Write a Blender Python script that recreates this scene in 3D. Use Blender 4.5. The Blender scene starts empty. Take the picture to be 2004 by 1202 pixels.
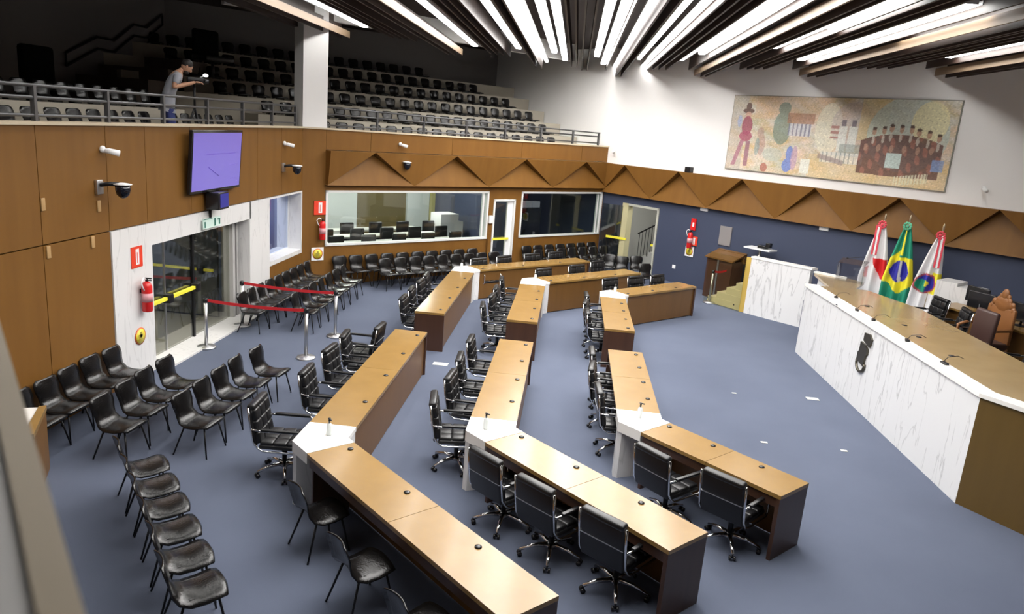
import bpy, bmesh, math, random
from mathutils import Vector, Matrix
random.seed(7)
SC = bpy.context.scene
COL = SC.collection
S2 = math.sqrt(2)
# ------------------------------------------------------------------ camera
CAMH = 4.4; FPX = 1451.6
PIT, ROL, YAW = math.radians(13.667), math.radians(4.586), math.radians(3.83)
def _axes():
    c, s = math.cos(PIT), math.sin(PIT)
    fw = Vector((0, c, -s)); rt = Vector((1, 0, 0)); up = Vector((0, s, c))
    r2 = rt*math.cos(ROL) + up*math.sin(ROL); u2 = -rt*math.sin(ROL) + up*math.cos(ROL)
    R = Matrix.Rotation(YAW, 3, 'Z')
    return R@fw, R@r2, R@u2
FW, RT, UP = _axes()
cam_d = bpy.data.cameras.new('camera'); cam = bpy.data.objects.new('camera', cam_d); COL.objects.link(cam)
cam_d.sensor_width = 36; cam_d.lens = 36*FPX/2004
cam_d.clip_start = .05; cam_d.clip_end = 200
cam_d.dof.use_dof = True; cam_d.dof.focus_distance = 13; cam_d.dof.aperture_fstop = 3.5
M = Matrix((RT, UP, -FW)).transposed().to_4x4(); M.translation = Vector((0, 0, CAMH)); cam.matrix_world = M
SC.camera = cam
def at(px, py, z=0.0):
    v = FW*FPX + RT*(px-1002) - UP*(py-601); t = (z-CAMH)/v.z
    return Vector((0, 0, CAMH)) + v*t
# ------------------------------------------------------------------ light and exposure
SC.view_settings.view_transform = 'Standard'; SC.view_settings.look = 'None'
SC.view_settings.gamma = 1; SC.view_settings.use_curve_mapping = False
SC.view_settings.exposure = 0.0
w = bpy.data.worlds.new('world'); SC.world = w; w.use_nodes = True
w.node_tree.nodes['Background'].inputs[0].default_value = (.6, .65, .8, 1)
w.node_tree.nodes['Background'].inputs[1].default_value = .02
TUBE = 27.0
# ------------------------------------------------------------------ materials
MATS = {}
def mat(name, col, rough=.5, metal=0, noise=None, emit=0, spec=.5, coat=0, bump=0, attr=False):
    if name in MATS: return MATS[name]
    m = bpy.data.materials.new(name); m.use_nodes = True; nt = m.node_tree; N = nt.nodes; L = nt.links
    b = N['Principled BSDF']
    b.inputs['Base Color'].default_value = (*col, 1); b.inputs['Roughness'].default_value = rough
    b.inputs['Metallic'].default_value = metal; b.inputs['Specular IOR Level'].default_value = spec
    b.inputs['Coat Weight'].default_value = coat; b.inputs['Coat Roughness'].default_value = .12
    if emit:
        b.inputs['Emission Color'].default_value = (*col, 1); b.inputs['Emission Strength'].default_value = emit
    if attr:
        a = N.new('ShaderNodeAttribute'); a.attribute_name = 'paint'; L.new(a.outputs['Color'], b.inputs['Base Color'])
        if emit: L.new(a.outputs['Color'], b.inputs['Emission Color'])
    if noise:   # (scale xyz, amount, detail)
        sc, amt, col2 = noise
        tc = N.new('ShaderNodeTexCoord'); mp = N.new('ShaderNodeMapping'); mp.inputs['Scale'].default_value = sc
        nz = N.new('ShaderNodeTexNoise'); nz.inputs['Scale'].default_value = 1; nz.inputs['Detail'].default_value = 6
        rp = N.new('ShaderNodeValToRGB'); rp.color_ramp.elements[0].position = .5-amt; rp.color_ramp.elements[1].position = .5+amt
        rp.color_ramp.elements[0].color = (*col, 1); rp.color_ramp.elements[1].color = (*col2, 1)
        L.new(tc.outputs['Object'], mp.inputs[0]); L.new(mp.outputs[0], nz.inputs[0]); L.new(nz.outputs[0], rp.inputs[0])
        L.new(rp.outputs[0], b.inputs['Base Color'])
    if bump:
        nb = N.new('ShaderNodeTexNoise'); nb.inputs['Scale'].default_value = bump; nb.inputs['Detail'].default_value = 3
        tc2 = N.new('ShaderNodeTexCoord'); bp = N.new('ShaderNodeBump'); bp.inputs['Strength'].default_value = .25; bp.inputs['Distance'].default_value = .01
        L.new(tc2.outputs['Object'], nb.inputs[0]); L.new(nb.outputs[0], bp.inputs['Height']); L.new(bp.outputs[0], b.inputs['Normal'])
    MATS[name] = m; return m
def marble(name, base, vein, ang, scale=1.0, rough=.25):
    m = bpy.data.materials.new(name); m.use_nodes = True; nt = m.node_tree; N = nt.nodes; L = nt.links; b = N['Principled BSDF']
    tc = N.new('ShaderNodeTexCoord'); mp = N.new('ShaderNodeMapping'); mp.inputs['Rotation'].default_value = ang; mp.inputs['Scale'].default_value = (2.6*scale, 2.6*scale, .45*scale)
    nz = N.new('ShaderNodeTexNoise'); nz.inputs['Scale'].default_value = 1.7; nz.inputs['Detail'].default_value = 7; nz.inputs['Distortion'].default_value = .7
    sb = N.new('ShaderNodeMath'); sb.operation = 'SUBTRACT'; sb.inputs[1].default_value = .5
    ab = N.new('ShaderNodeMath'); ab.operation = 'ABSOLUTE'
    rp = N.new('ShaderNodeValToRGB'); rp.color_ramp.elements[0].position = 0; rp.color_ramp.elements[0].color = (*vein, 1)
    rp.color_ramp.elements[1].position = .016; rp.color_ramp.elements[1].color = (*base, 1)
    L.new(tc.outputs['Object'], mp.inputs[0]); L.new(mp.outputs[0], nz.inputs[0]); L.new(nz.outputs[0], sb.inputs[0]); L.new(sb.outputs[0], ab.inputs[0]); L.new(ab.outputs[0], rp.inputs[0])
    n2 = N.new('ShaderNodeTexNoise'); n2.inputs['Scale'].default_value = 2.2; L.new(mp.outputs[0], n2.inputs[0])
    mx = N.new('ShaderNodeMix'); mx.data_type = 'RGBA'; L.new(n2.outputs[0], mx.inputs[0]); mx.inputs[6].default_value = (*base, 1); L.new(rp.outputs[0], mx.inputs[7])
    L.new(mx.outputs[2], b.inputs['Base Color']); b.inputs['Roughness'].default_value = rough
    MATS[name] = m; return m
def glass(name, tint, refl):
    m = bpy.data.materials.new(name); m.use_nodes = True; nt = m.node_tree; N = nt.nodes; L = nt.links
    for n in list(N): N.remove(n)
    out = N.new('ShaderNodeOutputMaterial'); tr = N.new('ShaderNodeBsdfTransparent'); tr.inputs[0].default_value = (*tint, 1)
    gl = N.new('ShaderNodeBsdfGlossy'); gl.inputs['Roughness'].default_value = .02; mx = N.new('ShaderNodeMixShader')
    lw = N.new('ShaderNodeLayerWeight'); lw.inputs[0].default_value = .3
    ad = N.new('ShaderNodeMath'); ad.operation = 'MULTIPLY_ADD'; ad.inputs[1].default_value = .8; ad.inputs[2].default_value = refl; ad.use_clamp = True
    lw.inputs[0].default_value = .5; pw = N.new('ShaderNodeMath'); pw.operation = 'POWER'; pw.inputs[1].default_value = 4; L.new(lw.outputs['Facing'], pw.inputs[0]); L.new(pw.outputs[0], ad.inputs[0]); L.new(ad.outputs[0], mx.inputs[0]); L.new(tr.outputs[0], mx.inputs[1]); L.new(gl.outputs[0], mx.inputs[2]); L.new(mx.outputs[0], out.inputs[0])
    MATS[name] = m; return m
WALLWOOD = mat('wall_wood', (.160, .071, .014), .48, noise=((5, 5, .5), .25, (.190, .088, .018)), spec=.28)
DARKWOOD = mat('dark_wood', (.048, .021, .012), .35, noise=((14, 14, 1), .25, (.065, .029, .016)))
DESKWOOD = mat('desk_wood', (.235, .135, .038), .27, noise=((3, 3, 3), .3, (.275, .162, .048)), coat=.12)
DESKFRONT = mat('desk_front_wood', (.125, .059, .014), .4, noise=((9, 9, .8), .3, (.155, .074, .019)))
PODWOOD = mat('podium_wood', (.28, .195, .09), .25, noise=((2.5, 2.5, 2.5), .3, (.33, .235, .115)), coat=.35)
PODPANEL = mat('podium_panel_wood', (.105, .062, .014), .4, noise=((7, 7, .6), .3, (.125, .075, .018)))
MARBLE = marble('marble', (.70, .69, .68), (.47, .465, .46), (.5, .35, .2), .8)
MARBLE2 = marble('podium_marble', (.70, .70, .70), (.30, .30, .31), (-.38, .0, .0), .75)
MWHITE = mat('white_stone', (.86, .84, .80), .25)
CARPET = mat('blue_carpet', (.090, .104, .146), .95, noise=((.55, .55, .55), .25, (.110, .127, .176)), spec=.1, bump=180)
BLUEWALL = mat('blue_wall_paint', (.040, .051, .092), .7)
WHITEWALL = mat('white_wall_paint', (.80, .785, .77), .8)
DARKPAINT = mat('dark_grey_paint', (.16, .15, .145), .8)
BEIGE = mat('beige_riser', (.40, .365, .30), .8)
CEIL = mat('ceiling_brown', (.035, .022, .018), .7)
SLAT = mat('slat_wood', (.030, .017, .013), .5, noise=((8, .4, 8), .3, (.045, .026, .019)))
BLACK = mat('black_plastic', (.012, .012, .014), .22, bump=0)
SHELLM = mat('shell_plastic', (.006, .0055, .0055), .2, bump=60)
LEATHER = mat('black_leather', (.007, .007, .008), .36)
CHROME = mat('chrome', (.75, .75, .76), .14, 1)
STEEL = mat('brushed_steel', (.55, .55, .56), .35, 1)
BLACKMET = mat('black_metal', (.015, .015, .017), .4, .5)
ALU = mat('white_aluminium', (.70, .70, .68), .35)
RED = mat('red_paint', (.60, .015, .015), .3)
REDBELT = mat('red_belt', (.55, .012, .02), .6)
YELLOW = mat('yellow_bar', (.80, .72, .05), .5)
WHITEP = mat('white_plastic', (.8, .8, .8), .4)
CREAM = mat('cream_stone', (.55, .46, .33), .5)
GLASS = glass('door_glass', (.74, .75, .70), .14)
WGLASS = glass('window_glass', (.86, .90, .88), .05)
CLEARG = glass('clear_panel_glass', (.92, .92, .84), .02)
ROOMFILL = mat('added_panel_light', (1, .98, .93), emit=85); ROOMFILL2 = mat('soft_added_panel', (1, .98, .95), emit=26)  # glow of unseen panels added to brighten the rooms behind the glass
TUBEM = mat('fluorescent_tube', (1, .98, .95), emit=TUBE)
# ------------------------------------------------------------------ mesh builder
class MB:
    def __init__(s): s.v = []; s.f = []; s.sm = []; s.mi = []
    def add(s, vs, fs, smooth=False, mi=0, T=None):
        o = len(s.v)
        for p in vs:
            p = Vector(p)
            if T is not None: p = T @ p
            s.v.append(p)
        for f in fs: s.f.append([i+o for i in f]); s.sm.append(smooth); s.mi.append(mi)
        return s
    def box(s, a, b, T=None, mi=0):
        x0, y0, z0 = a; x1, y1, z1 = b
        return s.add([(x0,y0,z0),(x1,y0,z0),(x1,y1,z0),(x0,y1,z0),(x0,y0,z1),(x1,y0,z1),(x1,y1,z1),(x0,y1,z1)],
              [(0,3,2,1),(4,5,6,7),(0,1,5,4),(1,2,6,5),(2,3,7,6),(3,0,4,7)], False, mi, T)
    def prism(s, poly, z0, z1, T=None, mi=0):
        n = len(poly); vs = [(p[0],p[1],z0) for p in poly]+[(p[0],p[1],z1) for p in poly]
        return s.add(vs, [tuple(range(n))[::-1], tuple(range(n, 2*n))]+[(i,(i+1)%n,(i+1)%n+n,i+n) for i in range(n)], False, mi, T)
    def tube(s, pts, r, n=8, T=None, mi=0, cap=True):
        pts = [Vector(p) for p in pts]; rs = r if isinstance(r, (list, tuple)) else [r]*len(pts)
        vs = []; fs = []; pn = None
        for i, p in enumerate(pts):
            d = (pts[min(i+1, len(pts)-1)]-pts[max(i-1, 0)])
            d = d.normalized() if d.length > 1e-9 else Vector((0,0,1))
            if pn is None:
                a = Vector((0,0,1)) if abs(d.z) < .9 else Vector((1,0,0)); u = d.cross(a).normalized()
            else: u = (pn - d*pn.dot(d)).normalized()
            pn = u; v = d.cross(u)
            for k in range(n):
                t = 2*math.pi*k/n; vs.append(p+(u*math.cos(t)+v*math.sin(t))*rs[i])
        for i in range(len(pts)-1):
            for k in range(n):
                a = i*n+k; b = i*n+(k+1)%n; fs.append((a, b, b+n, a+n))
        if cap: fs.append(tuple(range(n))[::-1]); fs.append(tuple(range(len(vs)-n, len(vs))))
        return s.add(vs, fs, True, mi, T)
    def lathe(s, prof, n=16, T=None, mi=0):
        vs = []; fs = []
        for r, z in prof:
            for k in range(n): t = 2*math.pi*k/n; vs.append((r*math.cos(t), r*math.sin(t), z))
        for i in range(len(prof)-1):
            for k in range(n): a = i*n+k; b = i*n+(k+1)%n; fs.append((a, b, b+n, a+n))
        fs.append(tuple(range(n))[::-1]); fs.append(tuple(range(len(vs)-n, len(vs))))
        return s.add(vs, fs, True, mi, T)
    def ell(s, c, r, n=12, m=8, T=None, mi=0):
        vs = []; fs = []
        for i in range(m+1):
            a = math.pi*i/m
            for k in range(n): t = 2*math.pi*k/n; vs.append((c[0]+r[0]*math.sin(a)*math.cos(t), c[1]+r[1]*math.sin(a)*math.sin(t), c[2]+r[2]*math.cos(a)))
        for i in range(m):
            for k in range(n): a = i*n+k; b = i*n+(k+1)%n; fs.append((a, a+n, b+n, b))
        return s.add(vs, fs, True, mi, T)
    def pad(s, a, b, r=.02, T=None, mi=0):   # soft-edged box
        bm = bmesh.new(); bmesh.ops.create_cube(bm, size=1)
        for v in bm.verts: v.co = Vector([(a[i]+b[i])/2 + v.co[i]*(b[i]-a[i]) for i in range(3)])
        bmesh.ops.bevel(bm, geom=bm.edges[:], offset=r, segments=3, affect='EDGES', profile=.5)
        bm.verts.index_update(); s.add([v.co.copy() for v in bm.verts], [[v.index for v in f.verts] for f in bm.faces], True, mi, T); bm.free(); return s
    def build(s, name, m, parent=None, loc=None):
        me = bpy.data.meshes.new(name); me.from_pydata([tuple(v) for v in s.v], [], s.f)
        for mm in (m if isinstance(m, list) else [m]): me.materials.append(mm)
        for p, sm, mi in zip(me.polygons, s.sm, s.mi): p.use_smooth = sm; p.material_index = mi
        bm = bmesh.new(); bm.from_mesh(me); bmesh.ops.remove_doubles(bm, verts=bm.verts, dist=1e-6); bmesh.ops.recalc_face_normals(bm, faces=bm.faces[:]); bm.to_mesh(me); bm.free()
        o = bpy.data.objects.new(name, me); COL.objects.link(o)
        if parent is not None: o.parent = parent
        if loc is not None: o.location = loc
        return o
def tag(o, label=None, cat=None, group=None, kind=None):
    if label: o['label'] = label
    if cat: o['category'] = cat
    if group: o['group'] = group
    if kind: o['kind'] = kind
    return o
def empty(name, loc=(0,0,0), rz=0, label=None, cat=None, group=None):
    o = bpy.data.objects.new(name, None); COL.objects.link(o); o.location = loc; o.rotation_euler = (0,0,rz)
    o.empty_display_size = .1
    return tag(o, label, cat, group)
def copy_tree(o, parent=None):
    c = o.copy(); COL.objects.link(c)
    if parent is not None: c.parent = parent
    for ch in list(o.children): copy_tree(ch, c)
    return c
def struct(name, mb, m): return tag(mb.build(name, m), kind='structure')
def base(mb_pts_loc, name, **k): return empty(name, mb_pts_loc, 0, **k)
# wall frames: local (s along wall, d behind wall, z)
TA = Matrix(((0,-1,0,-6.63),(1,0,0,0),(0,0,1,0),(0,0,0,1)))
TB = Matrix(((1/S2,-1/S2,0,-6.63),(1/S2,1/S2,0,18.03),(0,0,1,0),(0,0,0,1)))
TC = Matrix(((1/S2,1/S2,0,1.1),(-1/S2,1/S2,0,25.76),(0,0,1,0),(0,0,0,1)))
TL = Matrix.Translation
RZ = lambda a: Matrix.Rotation(a, 4, 'Z')
def wallbox(T, s0, s1, z0, z1, d0=0, d1=.2, mb=None, mi=0):
    mb = mb or MB(); mb.box((s0, d0, z0), (s1, d1, z1), T, mi); return mb
# ================================================================== SETTING
struct('floor', MB().box((-15, -3, -.2), (13, 32, 0)), CARPET)
# left wall (wood panels with dark joints), door and window openings
m = MB()
joints = [5.6, 7.2, 8.84, 10.235, 11.22, 12.6, 14.0, 15.4, 16.7, 18.03]
for a, b in zip(joints[:-1], joints[1:]):
    m.box((a+.006, 0, 2.468), (b-.006, .03, 3.96), TA)
    if b <= 10.3: m.box((a+.006, 0, 0), (b-.006, .03, 2.452), TA)
m.box((5.5, .03, 2.45), (18.03, .16, 3.955), TA, 1); m.box((5.5, .03, 0), (10.2, .16, 2.5), TA, 1)
m.box((15.95, 0, 0), (18.03, .16, .92), TA); m.box((17.99, 0, .92), (18.03, .16, 2.46), TA)
struct('wall_left', m, [WALLWOOD, DARKWOOD])
m = MB()
m.box((5.4, -.03, 3.96), (18.05, .2, 4.0), TA); m.box((-.03, -.03, 3.96), (10.93, .2, 4.0), TB)
struct('trim_1', m, CREAM)
# marble surround round the entrance
m = MB()
for a, b in ((10.235, 11.28),):
    m.box((a, -.02, 0), (b, .6, 2.45), TA)
m.box((11.28, -.02, 2.1), (15.0, .6, 2.45), TA)
m.box((14.95, -.02, 0), (15.98, .6, 2.45), TA)
m.box((15.98, -.02, 2.41), (17.99, .6, 2.45), TA); m.box((15.98, -.02, .90), (17.99, .6, 1.0), TA); m.box((17.93, -.02, 1.0), (17.99, .6, 2.41), TA)
m.box((11.28, -.22, 0), (14.95, .35, .035), TA)
struct('trim_2', m, MARBLE)
# back wall: wood with two windows and a door; folded triangular relief
m = MB()
def Bx(s0, s1, z0, z1, d0=0, d1=.16, mi=0): m.box((s0, d0, z0), (s1, d1, z1), TB, mi)
Bx(0, .62, 0, 3.96); Bx(.62, 6.0, 0, 1.03); Bx(.62, 6.0, 2.46, 2.6); Bx(5.92, 6.12, 0, 2.6); Bx(6.1, 7.0, 2.22, 2.6); Bx(6.98, 7.22, 0, 2.6)
Bx(7.2, 10.93, 0, 1.02); Bx(7.2, 10.93, 2.46, 2.6); Bx(10.86, 10.93, 1.0, 2.5)
Bx(.62, 10.93, 2.6, 3.46, .1, .2, 1)
js = [.62, 1.88, 4.48, 7.08, 9.68, 10.93]
for a, b in zip(js[:-1], js[1:]): Bx(a+.005, b-.005, 3.475, 3.96)
struct('wall_back', m, [WALLWOOD, DARKWOOD])
def relief(T, tops, bots, z0, z1, name):
    mm = MB()
    # up pointing triangles: foot stands out; down pointing ones: top edge stands out
    for i in range(len(bots)-1):
        b0, b1 = bots[i], bots[i+1]; tp = [t for t in tops if b0 < t < b1]
        if tp: mm.add([(b0, -.16, z0), (b1, -.16, z0), (tp[0], .02, z1-.02), (b0, .1, z0), (b1, .1, z0), (tp[0], .1, z1-.02)], [(0,1,2),(3,5,4),(0,3,4,1),(1,4,5,2),(2,5,3,0)], False, 0, T)
    for i in range(len(tops)-1):
        t0, t1 = tops[i], tops[i+1]; bp = [b for b in bots if t0 < b < t1]
        if bp: mm.add([(t0, -.27, z1), (t1, -.27, z1), (bp[0], -.14, z0), (t0, .1, z1), (t1, .1, z1), (bp[0], .1, z0)], [(0,2,1),(3,4,5),(0,1,4,3),(1,2,5,4),(2,0,3,5)], False, 0, T)
    return mm
tb = [-.72, 1.88, 4.48, 7.08, 9.68, 12.2]; bb = [.6, 3.18, 5.78, 8.38, 10.93, 13.5]
mm = MB()
m1 = relief(TB, tb[1:5], bb[:5], 2.6, 3.46, '')
m1.add([(.62, -.27, 3.46), (1.88, -.27, 3.46), (.62, -.14, 2.6), (.62, .1, 3.46), (1.88, .1, 3.46), (.62, .1, 2.6)], [(0,2,1),(3,4,5),(0,1,4,3),(1,2,5,4),(2,0,3,5)], False, 0, TB)
m1.add([(9.68, -.27, 3.46), (10.93, -.27, 3.46), (10.93, -.14, 2.6), (9.68, .1, 3.46), (10.93, .1, 3.46), (10.93, .1, 2.6)], [(0,2,1),(3,4,5),(0,1,4,3),(1,2,5,4),(2,0,3,5)], False, 0, TB)
struct('trim_3', m1, WALLWOOD)
# right rear wall: blue below, relief band, white above
tc_ = [0, 1.03, 3.2, 5.43, 7.63, 9.78, 11.93, 14.1]; bc_ = [0, 2.12, 4.28, 6.55, 8.72, 10.93, 13.1]
m2 = relief(TC, tc_[1:], bc_, 2.48, 3.45, '')
m2.add([(0, -.27, 3.45), (1.03, -.27, 3.45), (0, -.14, 2.48), (0, .1, 3.45), (1.03, .1, 3.45), (0, .1, 2.48)], [(0,2,1),(3,4,5),(0,1,4,3),(1,2,5,4),(2,0,3,5)], False, 0, TC)
struct('trim_4', m2, WALLWOOD)
m = MB()
m.box((0, 0, 0), (.95, .2, 2.48), TC, 0); m.box((.95, 0, 2.22), (2.47, .2, 2.48), TC, 0); m.box((2.47, 0, 0), (16, .2, 2.48), TC, 0)
m.box((-7, .01, 3.96), (0, .2, 7.2), TC, 1); m.box((0, .0, 3.45), (16, .2, 7.2), TC, 1); m.box((0, .12, 2.48), (16, .2, 3.45), TC, 1)
m.box((-7, .03, 2.9), (-.16, .2, 3.96), TC, 1)
struct('wall_right', m, [BLUEWALL, WHITEWALL])
# ceiling, east and rear closing walls
struct('ceiling', MB().box((-15, -3, 7.15), (13.5, 34, 7.3)), CEIL)
struct('wall_east', MB().box((12.3, -3, 0), (12.5, 14.6, 7.2)), WHITEWALL)
struct('wall_rear', MB().box((-15, -3.2, 0), (12.5, -3, 7.2)), DARKPAINT)
# balcony shell
m = MB(); m.box((-15, 2, 3.2), (-6.64, 18.0, 3.4)); m.prism([(-6.65, 18.1), (-15, 18.1), (-15, 27), (-6, 33), (-3.2, 30.2), (1.0, 25.9)], 3.2, 3.4)
struct('floor_balcony', m, BEIGE)
m = MB(); m.box((-12.2, -3, 0), (-12.0, 24.2, 7.2)); m.box((-3.2, 6.3, 0), (11, 6.5, 7.2), TB)
m.box((-14, -3, 3.9), (-12, 2, 7.2))
struct('wall_balcony', m, DARKPAINT)
# near balcony parapet beside the camera
m = MB(); q = Matrix.Translation((.055, .015, 0)) @ RZ(math.radians(132))
m.box((.1, 0, 3.0), (9.3, .022, 4.03), q, 0)
m.box((.1, .022, 3.0), (9.3, .3, 4.047), q, 0)
m.box((.1, -.005, 4.03), (9.3, .022, 4.05), q, 1)
struct('wall_parapet', m, [WHITEWALL, CREAM])
# concrete column on the gallery corner
m = MB(); m.box((-.02, -.03, 3.99), (.62, .46, 7.15), TB)
struct('trim_5', m, WHITEWALL)
# bulkhead beam at the end of the slats
m = MB(); m.box((-1.5, .98, 6.63), (9.9, 1.2, 7.15), TB); struct('trim_6', m, WHITEWALL); struct('trim_added_baffle', MB().box((-7.0, 2, 6.3), (-6.85, 19.0, 7.15)), CEIL)  # the dark left bulkhead is added to shade the gallery
# ------------------------------------------------------------------ rooms behind the glass
m = MB()
m.box((-10.4, 8.6, 0), (-10.2, 18.6, 3.2)); m.box((-10.3, 8.5, 0), (-6.8, 8.7, 3.2)); m.box((-10.3, 15.45, 0), (-7.25, 15.6, 3.2), mi=1)
m.box((-10.3, 18.6, 0), (-6.8, 18.75, 3.2), mi=1); m.box((-8.6, 15.6, 0), (-8.5, 18.6, 3.2), mi=1)
struct('wall_lobby', m, [mat('lobby_beige', (.30, .27, .21), .7), mat('office_blue', (.22, .27, .46), .7)])
struct('floor_lobby', MB().box((-10.3, 8.6, 0.0), (-6.66, 15.5, .02)), mat('lobby_floor', (.26, .24, .20), .25))
m = MB()
m.box((.2, 4.6, 0), (6.1, 4.75, 3.0), TB, 0); m.box((.2, 4.5, .0), (4.0, 4.6, 3.0), TB, 2); m.box((5.95, 4.5, 0), (6.85, 4.6, 3.0), TB, 2)
m.box((6.1, 4.6, 0), (11, 4.75, 3.0), TB, 1); m.box((.1, .2, 0), (.2, 4.7, 3.0), TB, 2); m.box((7.05, .3, 0), (7.15, 4.6, 3.0), TB, 1); m.box((6.86, 4.35, 0), (7.0, 4.5, 3.0), TB, 3); m.box((10.95, .2, 0), (11.05, 4.7, 3.0), TB, 1)
struct('wall_meeting_room', m, [mat('olive_panel', (.13, .10, .035), .5), BLUEWALL, mat('room_white', (.62, .66, .64), .6), mat('room_yellow', (.35, .32, .08), .5)])
struct('ceiling_lower', MB().prism([(-6.65, 8.0), (-6.65, 18.1), (1.0, 25.8), (-3.2, 30.2), (-15, 27), (-15, 8)], 3.0, 3.19), WHITEWALL)
m = MB(); m.box((.2, 3.0, 0), (4.2, 3.1, 3.0), TC, 0); m.box((.2, .2, 0), (.3, 3.0, 3.0), TC, 0); m.box((4.1, .2, 0), (4.2, 3.0, 3.0), TC, 0); m.box((.2, .2, 3.0), (4.2, 3.1, 3.1), TC, 0)
struct('wall_stairwell', m, mat('stairwell_white', (.50, .50, .46), .7))
# ================================================================== WINDOWS AND DOORS
def frame_mb(T, s0, s1, z0, z1, w_=.06, d0=-.03, d1=.12, sides='lrtb'):
    f = MB()
    if 'l' in sides: f.box((s0, d0, z0), (s0+w_, d1, z1), T)
    if 'r' in sides: f.box((s1-w_, d0, z0), (s1, d1, z1), T)
    if 't' in sides: f.box((s0, d0, z1-w_), (s1, d1, z1), T)
    if 'b' in sides: f.box((s0, d0, z0), (s1, d1, z0+w_), T)
    return f
for i, (s0, s1, z0, z1) in enumerate([(.63, 5.92, 1.03, 2.46), (7.21, 10.87, 1.02, 2.46)]):
    f = struct('window_%d' % (i+1), frame_mb(TB, s0, s1, z0, z1, .055), ALU)
    f2 = MB().box((s1-.2, .02, z0+.05), (s1-.14, .09, z1-.05), TB); f2.build('mullion', ALU, f)
    MB().box((s0+.05, .03, z0+.05), (s1-.05, .042, z1-.05), TB).build('window_pane', WGLASS, f)
f = struct('window_3', frame_mb(TA, 15.98, 17.93, 1.0, 2.41, .02, .3, .36), ALU)
MB().box((15.99, .32, 1.0), (17.92, .33, 2.41), TA).build('window_pane', glass('office_glass', (.85, .9, 1), .02), f)
# door 1: glass entrance on the left
d1 = struct('door_1', frame_mb(TA, 11.28, 14.95, .03, 2.1, .03, .25, .31, 'lt').box((14.62, .2, .03), (14.72, .45, 2.1), TA).box((14.8, .2, .03), (14.86, .5, 2.1), TA), mat('grey_jamb', (.40, .39, .38), .4))
for k, (a, b) in enumerate([(11.31, 12.12), (12.14, 13.07), (13.13, 14.60)]):
    MB().box((a, .27, .05), (b, .285, 2.07), TA).build('glass_leaf', GLASS, d1)
MB().box((13.07, .25, .03), (13.13, .31, 2.07), TA).build('door_stile', BLACKMET, d1)
MB().box((12.115, .262, .05), (12.14, .292, 2.07), TA).build('door_stile', STEEL, d1)
for k, (a, b) in enumerate([(11.31, 12.1), (12.15, 13.05)]):
    MB().box((a, .18, .99), (b, .24, 1.045), TA).build('push_bar', YELLOW, d1)
for y in (12.12, 13.09): MB().pad((y-.07, .14, .93), (y+.07, .27, 1.09), .015, TA).build('push_bar_latch', BLACKMET, d1)
# folded-open leaf behind door 1 with its own bar
d5 = struct('door_2', frame_mb(TL((-7.1, 14.55, 0)) @ RZ(math.radians(178)), 0, 1.6, .03, 2.08, .025, 0, .03), BLACKMET)
MB().box((.03, .01, .05), (1.57, .02, 2.05), TL((-7.1, 14.55, 0)) @ RZ(math.radians(178))).build('glass_leaf', GLASS, d5)
MB().box((.1, .03, 1.0), (1.5, .07, 1.05), TL((-7.1, 14.55, 0)) @ RZ(math.radians(178))).build('push_bar', YELLOW, d5)
MB().pad((.3, .0, .94), (.44, .1, 1.1), .015, TL((-7.1, 14.55, 0)) @ RZ(math.radians(178))).build('push_bar_latch', BLACKMET, d5)
# door 3: glass door between the windows
d2 = struct('door_3', frame_mb(TB, 6.12, 6.98, 0, 2.22, .06, -.03, .14, 'lrt'), ALU)
MB().box((6.18, .05, .02), (6.72, .065, 2.16), TB).build('glass_leaf', GLASS, d2)
MB().box((6.72, .03, .02), (6.92, .1, 2.16), TB).build('door_panel', WHITEP, d2)
MB().box((6.14, -.04, .98), (6.78, .0, 1.04), TB).build('push_bar', YELLOW, d2)
# door 4: doorway to the stairs on the blue wall, leaf folded open
OLD = mat('yellowed_jamb', (.50, .46, .27), .5)
d3 = struct('door_4', frame_mb(TC, .95, 2.47, 0, 2.22, .07, -.04, .2, 'rt').box((.95, -.05, 0), (1.2, .2, 2.22), TC, 1), [mat('door_frame_grey', (.42, .42, .36), .5), OLD])
q = TC @ TL((.98, -.05, 0)) @ RZ(math.radians(195))
MB().box((0, 0, .02), (.75, .012, 2.12), q).build('glass_leaf', GLASS, d3)
MB().box((-.25, .02, 1.0), (.5, .06, 1.07), q).build('push_bar', YELLOW, d3)
MB().box((2.2, .2, .02), (2.215, .9, 2.1), TC).build('glass_leaf', GLASS, d3)
MB().box((2.15, .15, .95), (2.3, .22, 1.02), TC).build('push_bar', YELLOW, d3)
# ================================================================== CEILING SLATS AND LIGHTS
def yend(x):
    return min(26.05+x if x < -.2 else 99, 26.86-x-.02 if x > -.2 else 99)
LITSLAT = mat('lit_look_slat_wood', (.24, .165, .10), .5, noise=((8, .4, 8), .3, (.30, .21, .135)))  # tube light on these slat faces put into a paler wood colour
ORD = ['first','second','third','fourth','fifth','sixth','seventh','eighth','ninth','tenth','eleventh','twelfth','thirteenth','fourteenth','fifteenth','sixteenth','seventeenth','eighteenth','nineteenth','twentieth','twenty-first','twenty-second','twenty-third','twenty-fourth']
SC_ = {}
slots = []
for k in range(-4, 5):
    b0 = .25+2.4*k
    for off, z in ((-.12, 6.45), (.5, 6.45), (.66, 6.25), (.83, 6.25), (1.0, 6.25), (1.75, 6.45), (1.92, 6.45), (2.09, 6.45)):
        x = b0+off
        if -6.7 < x < 11.6 and not any(abs(x-q) < .04 for q in (.91, -1.15, -5.95)): slots.append((x if abs(x-3.65) > .02 else 3.6, z))
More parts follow.
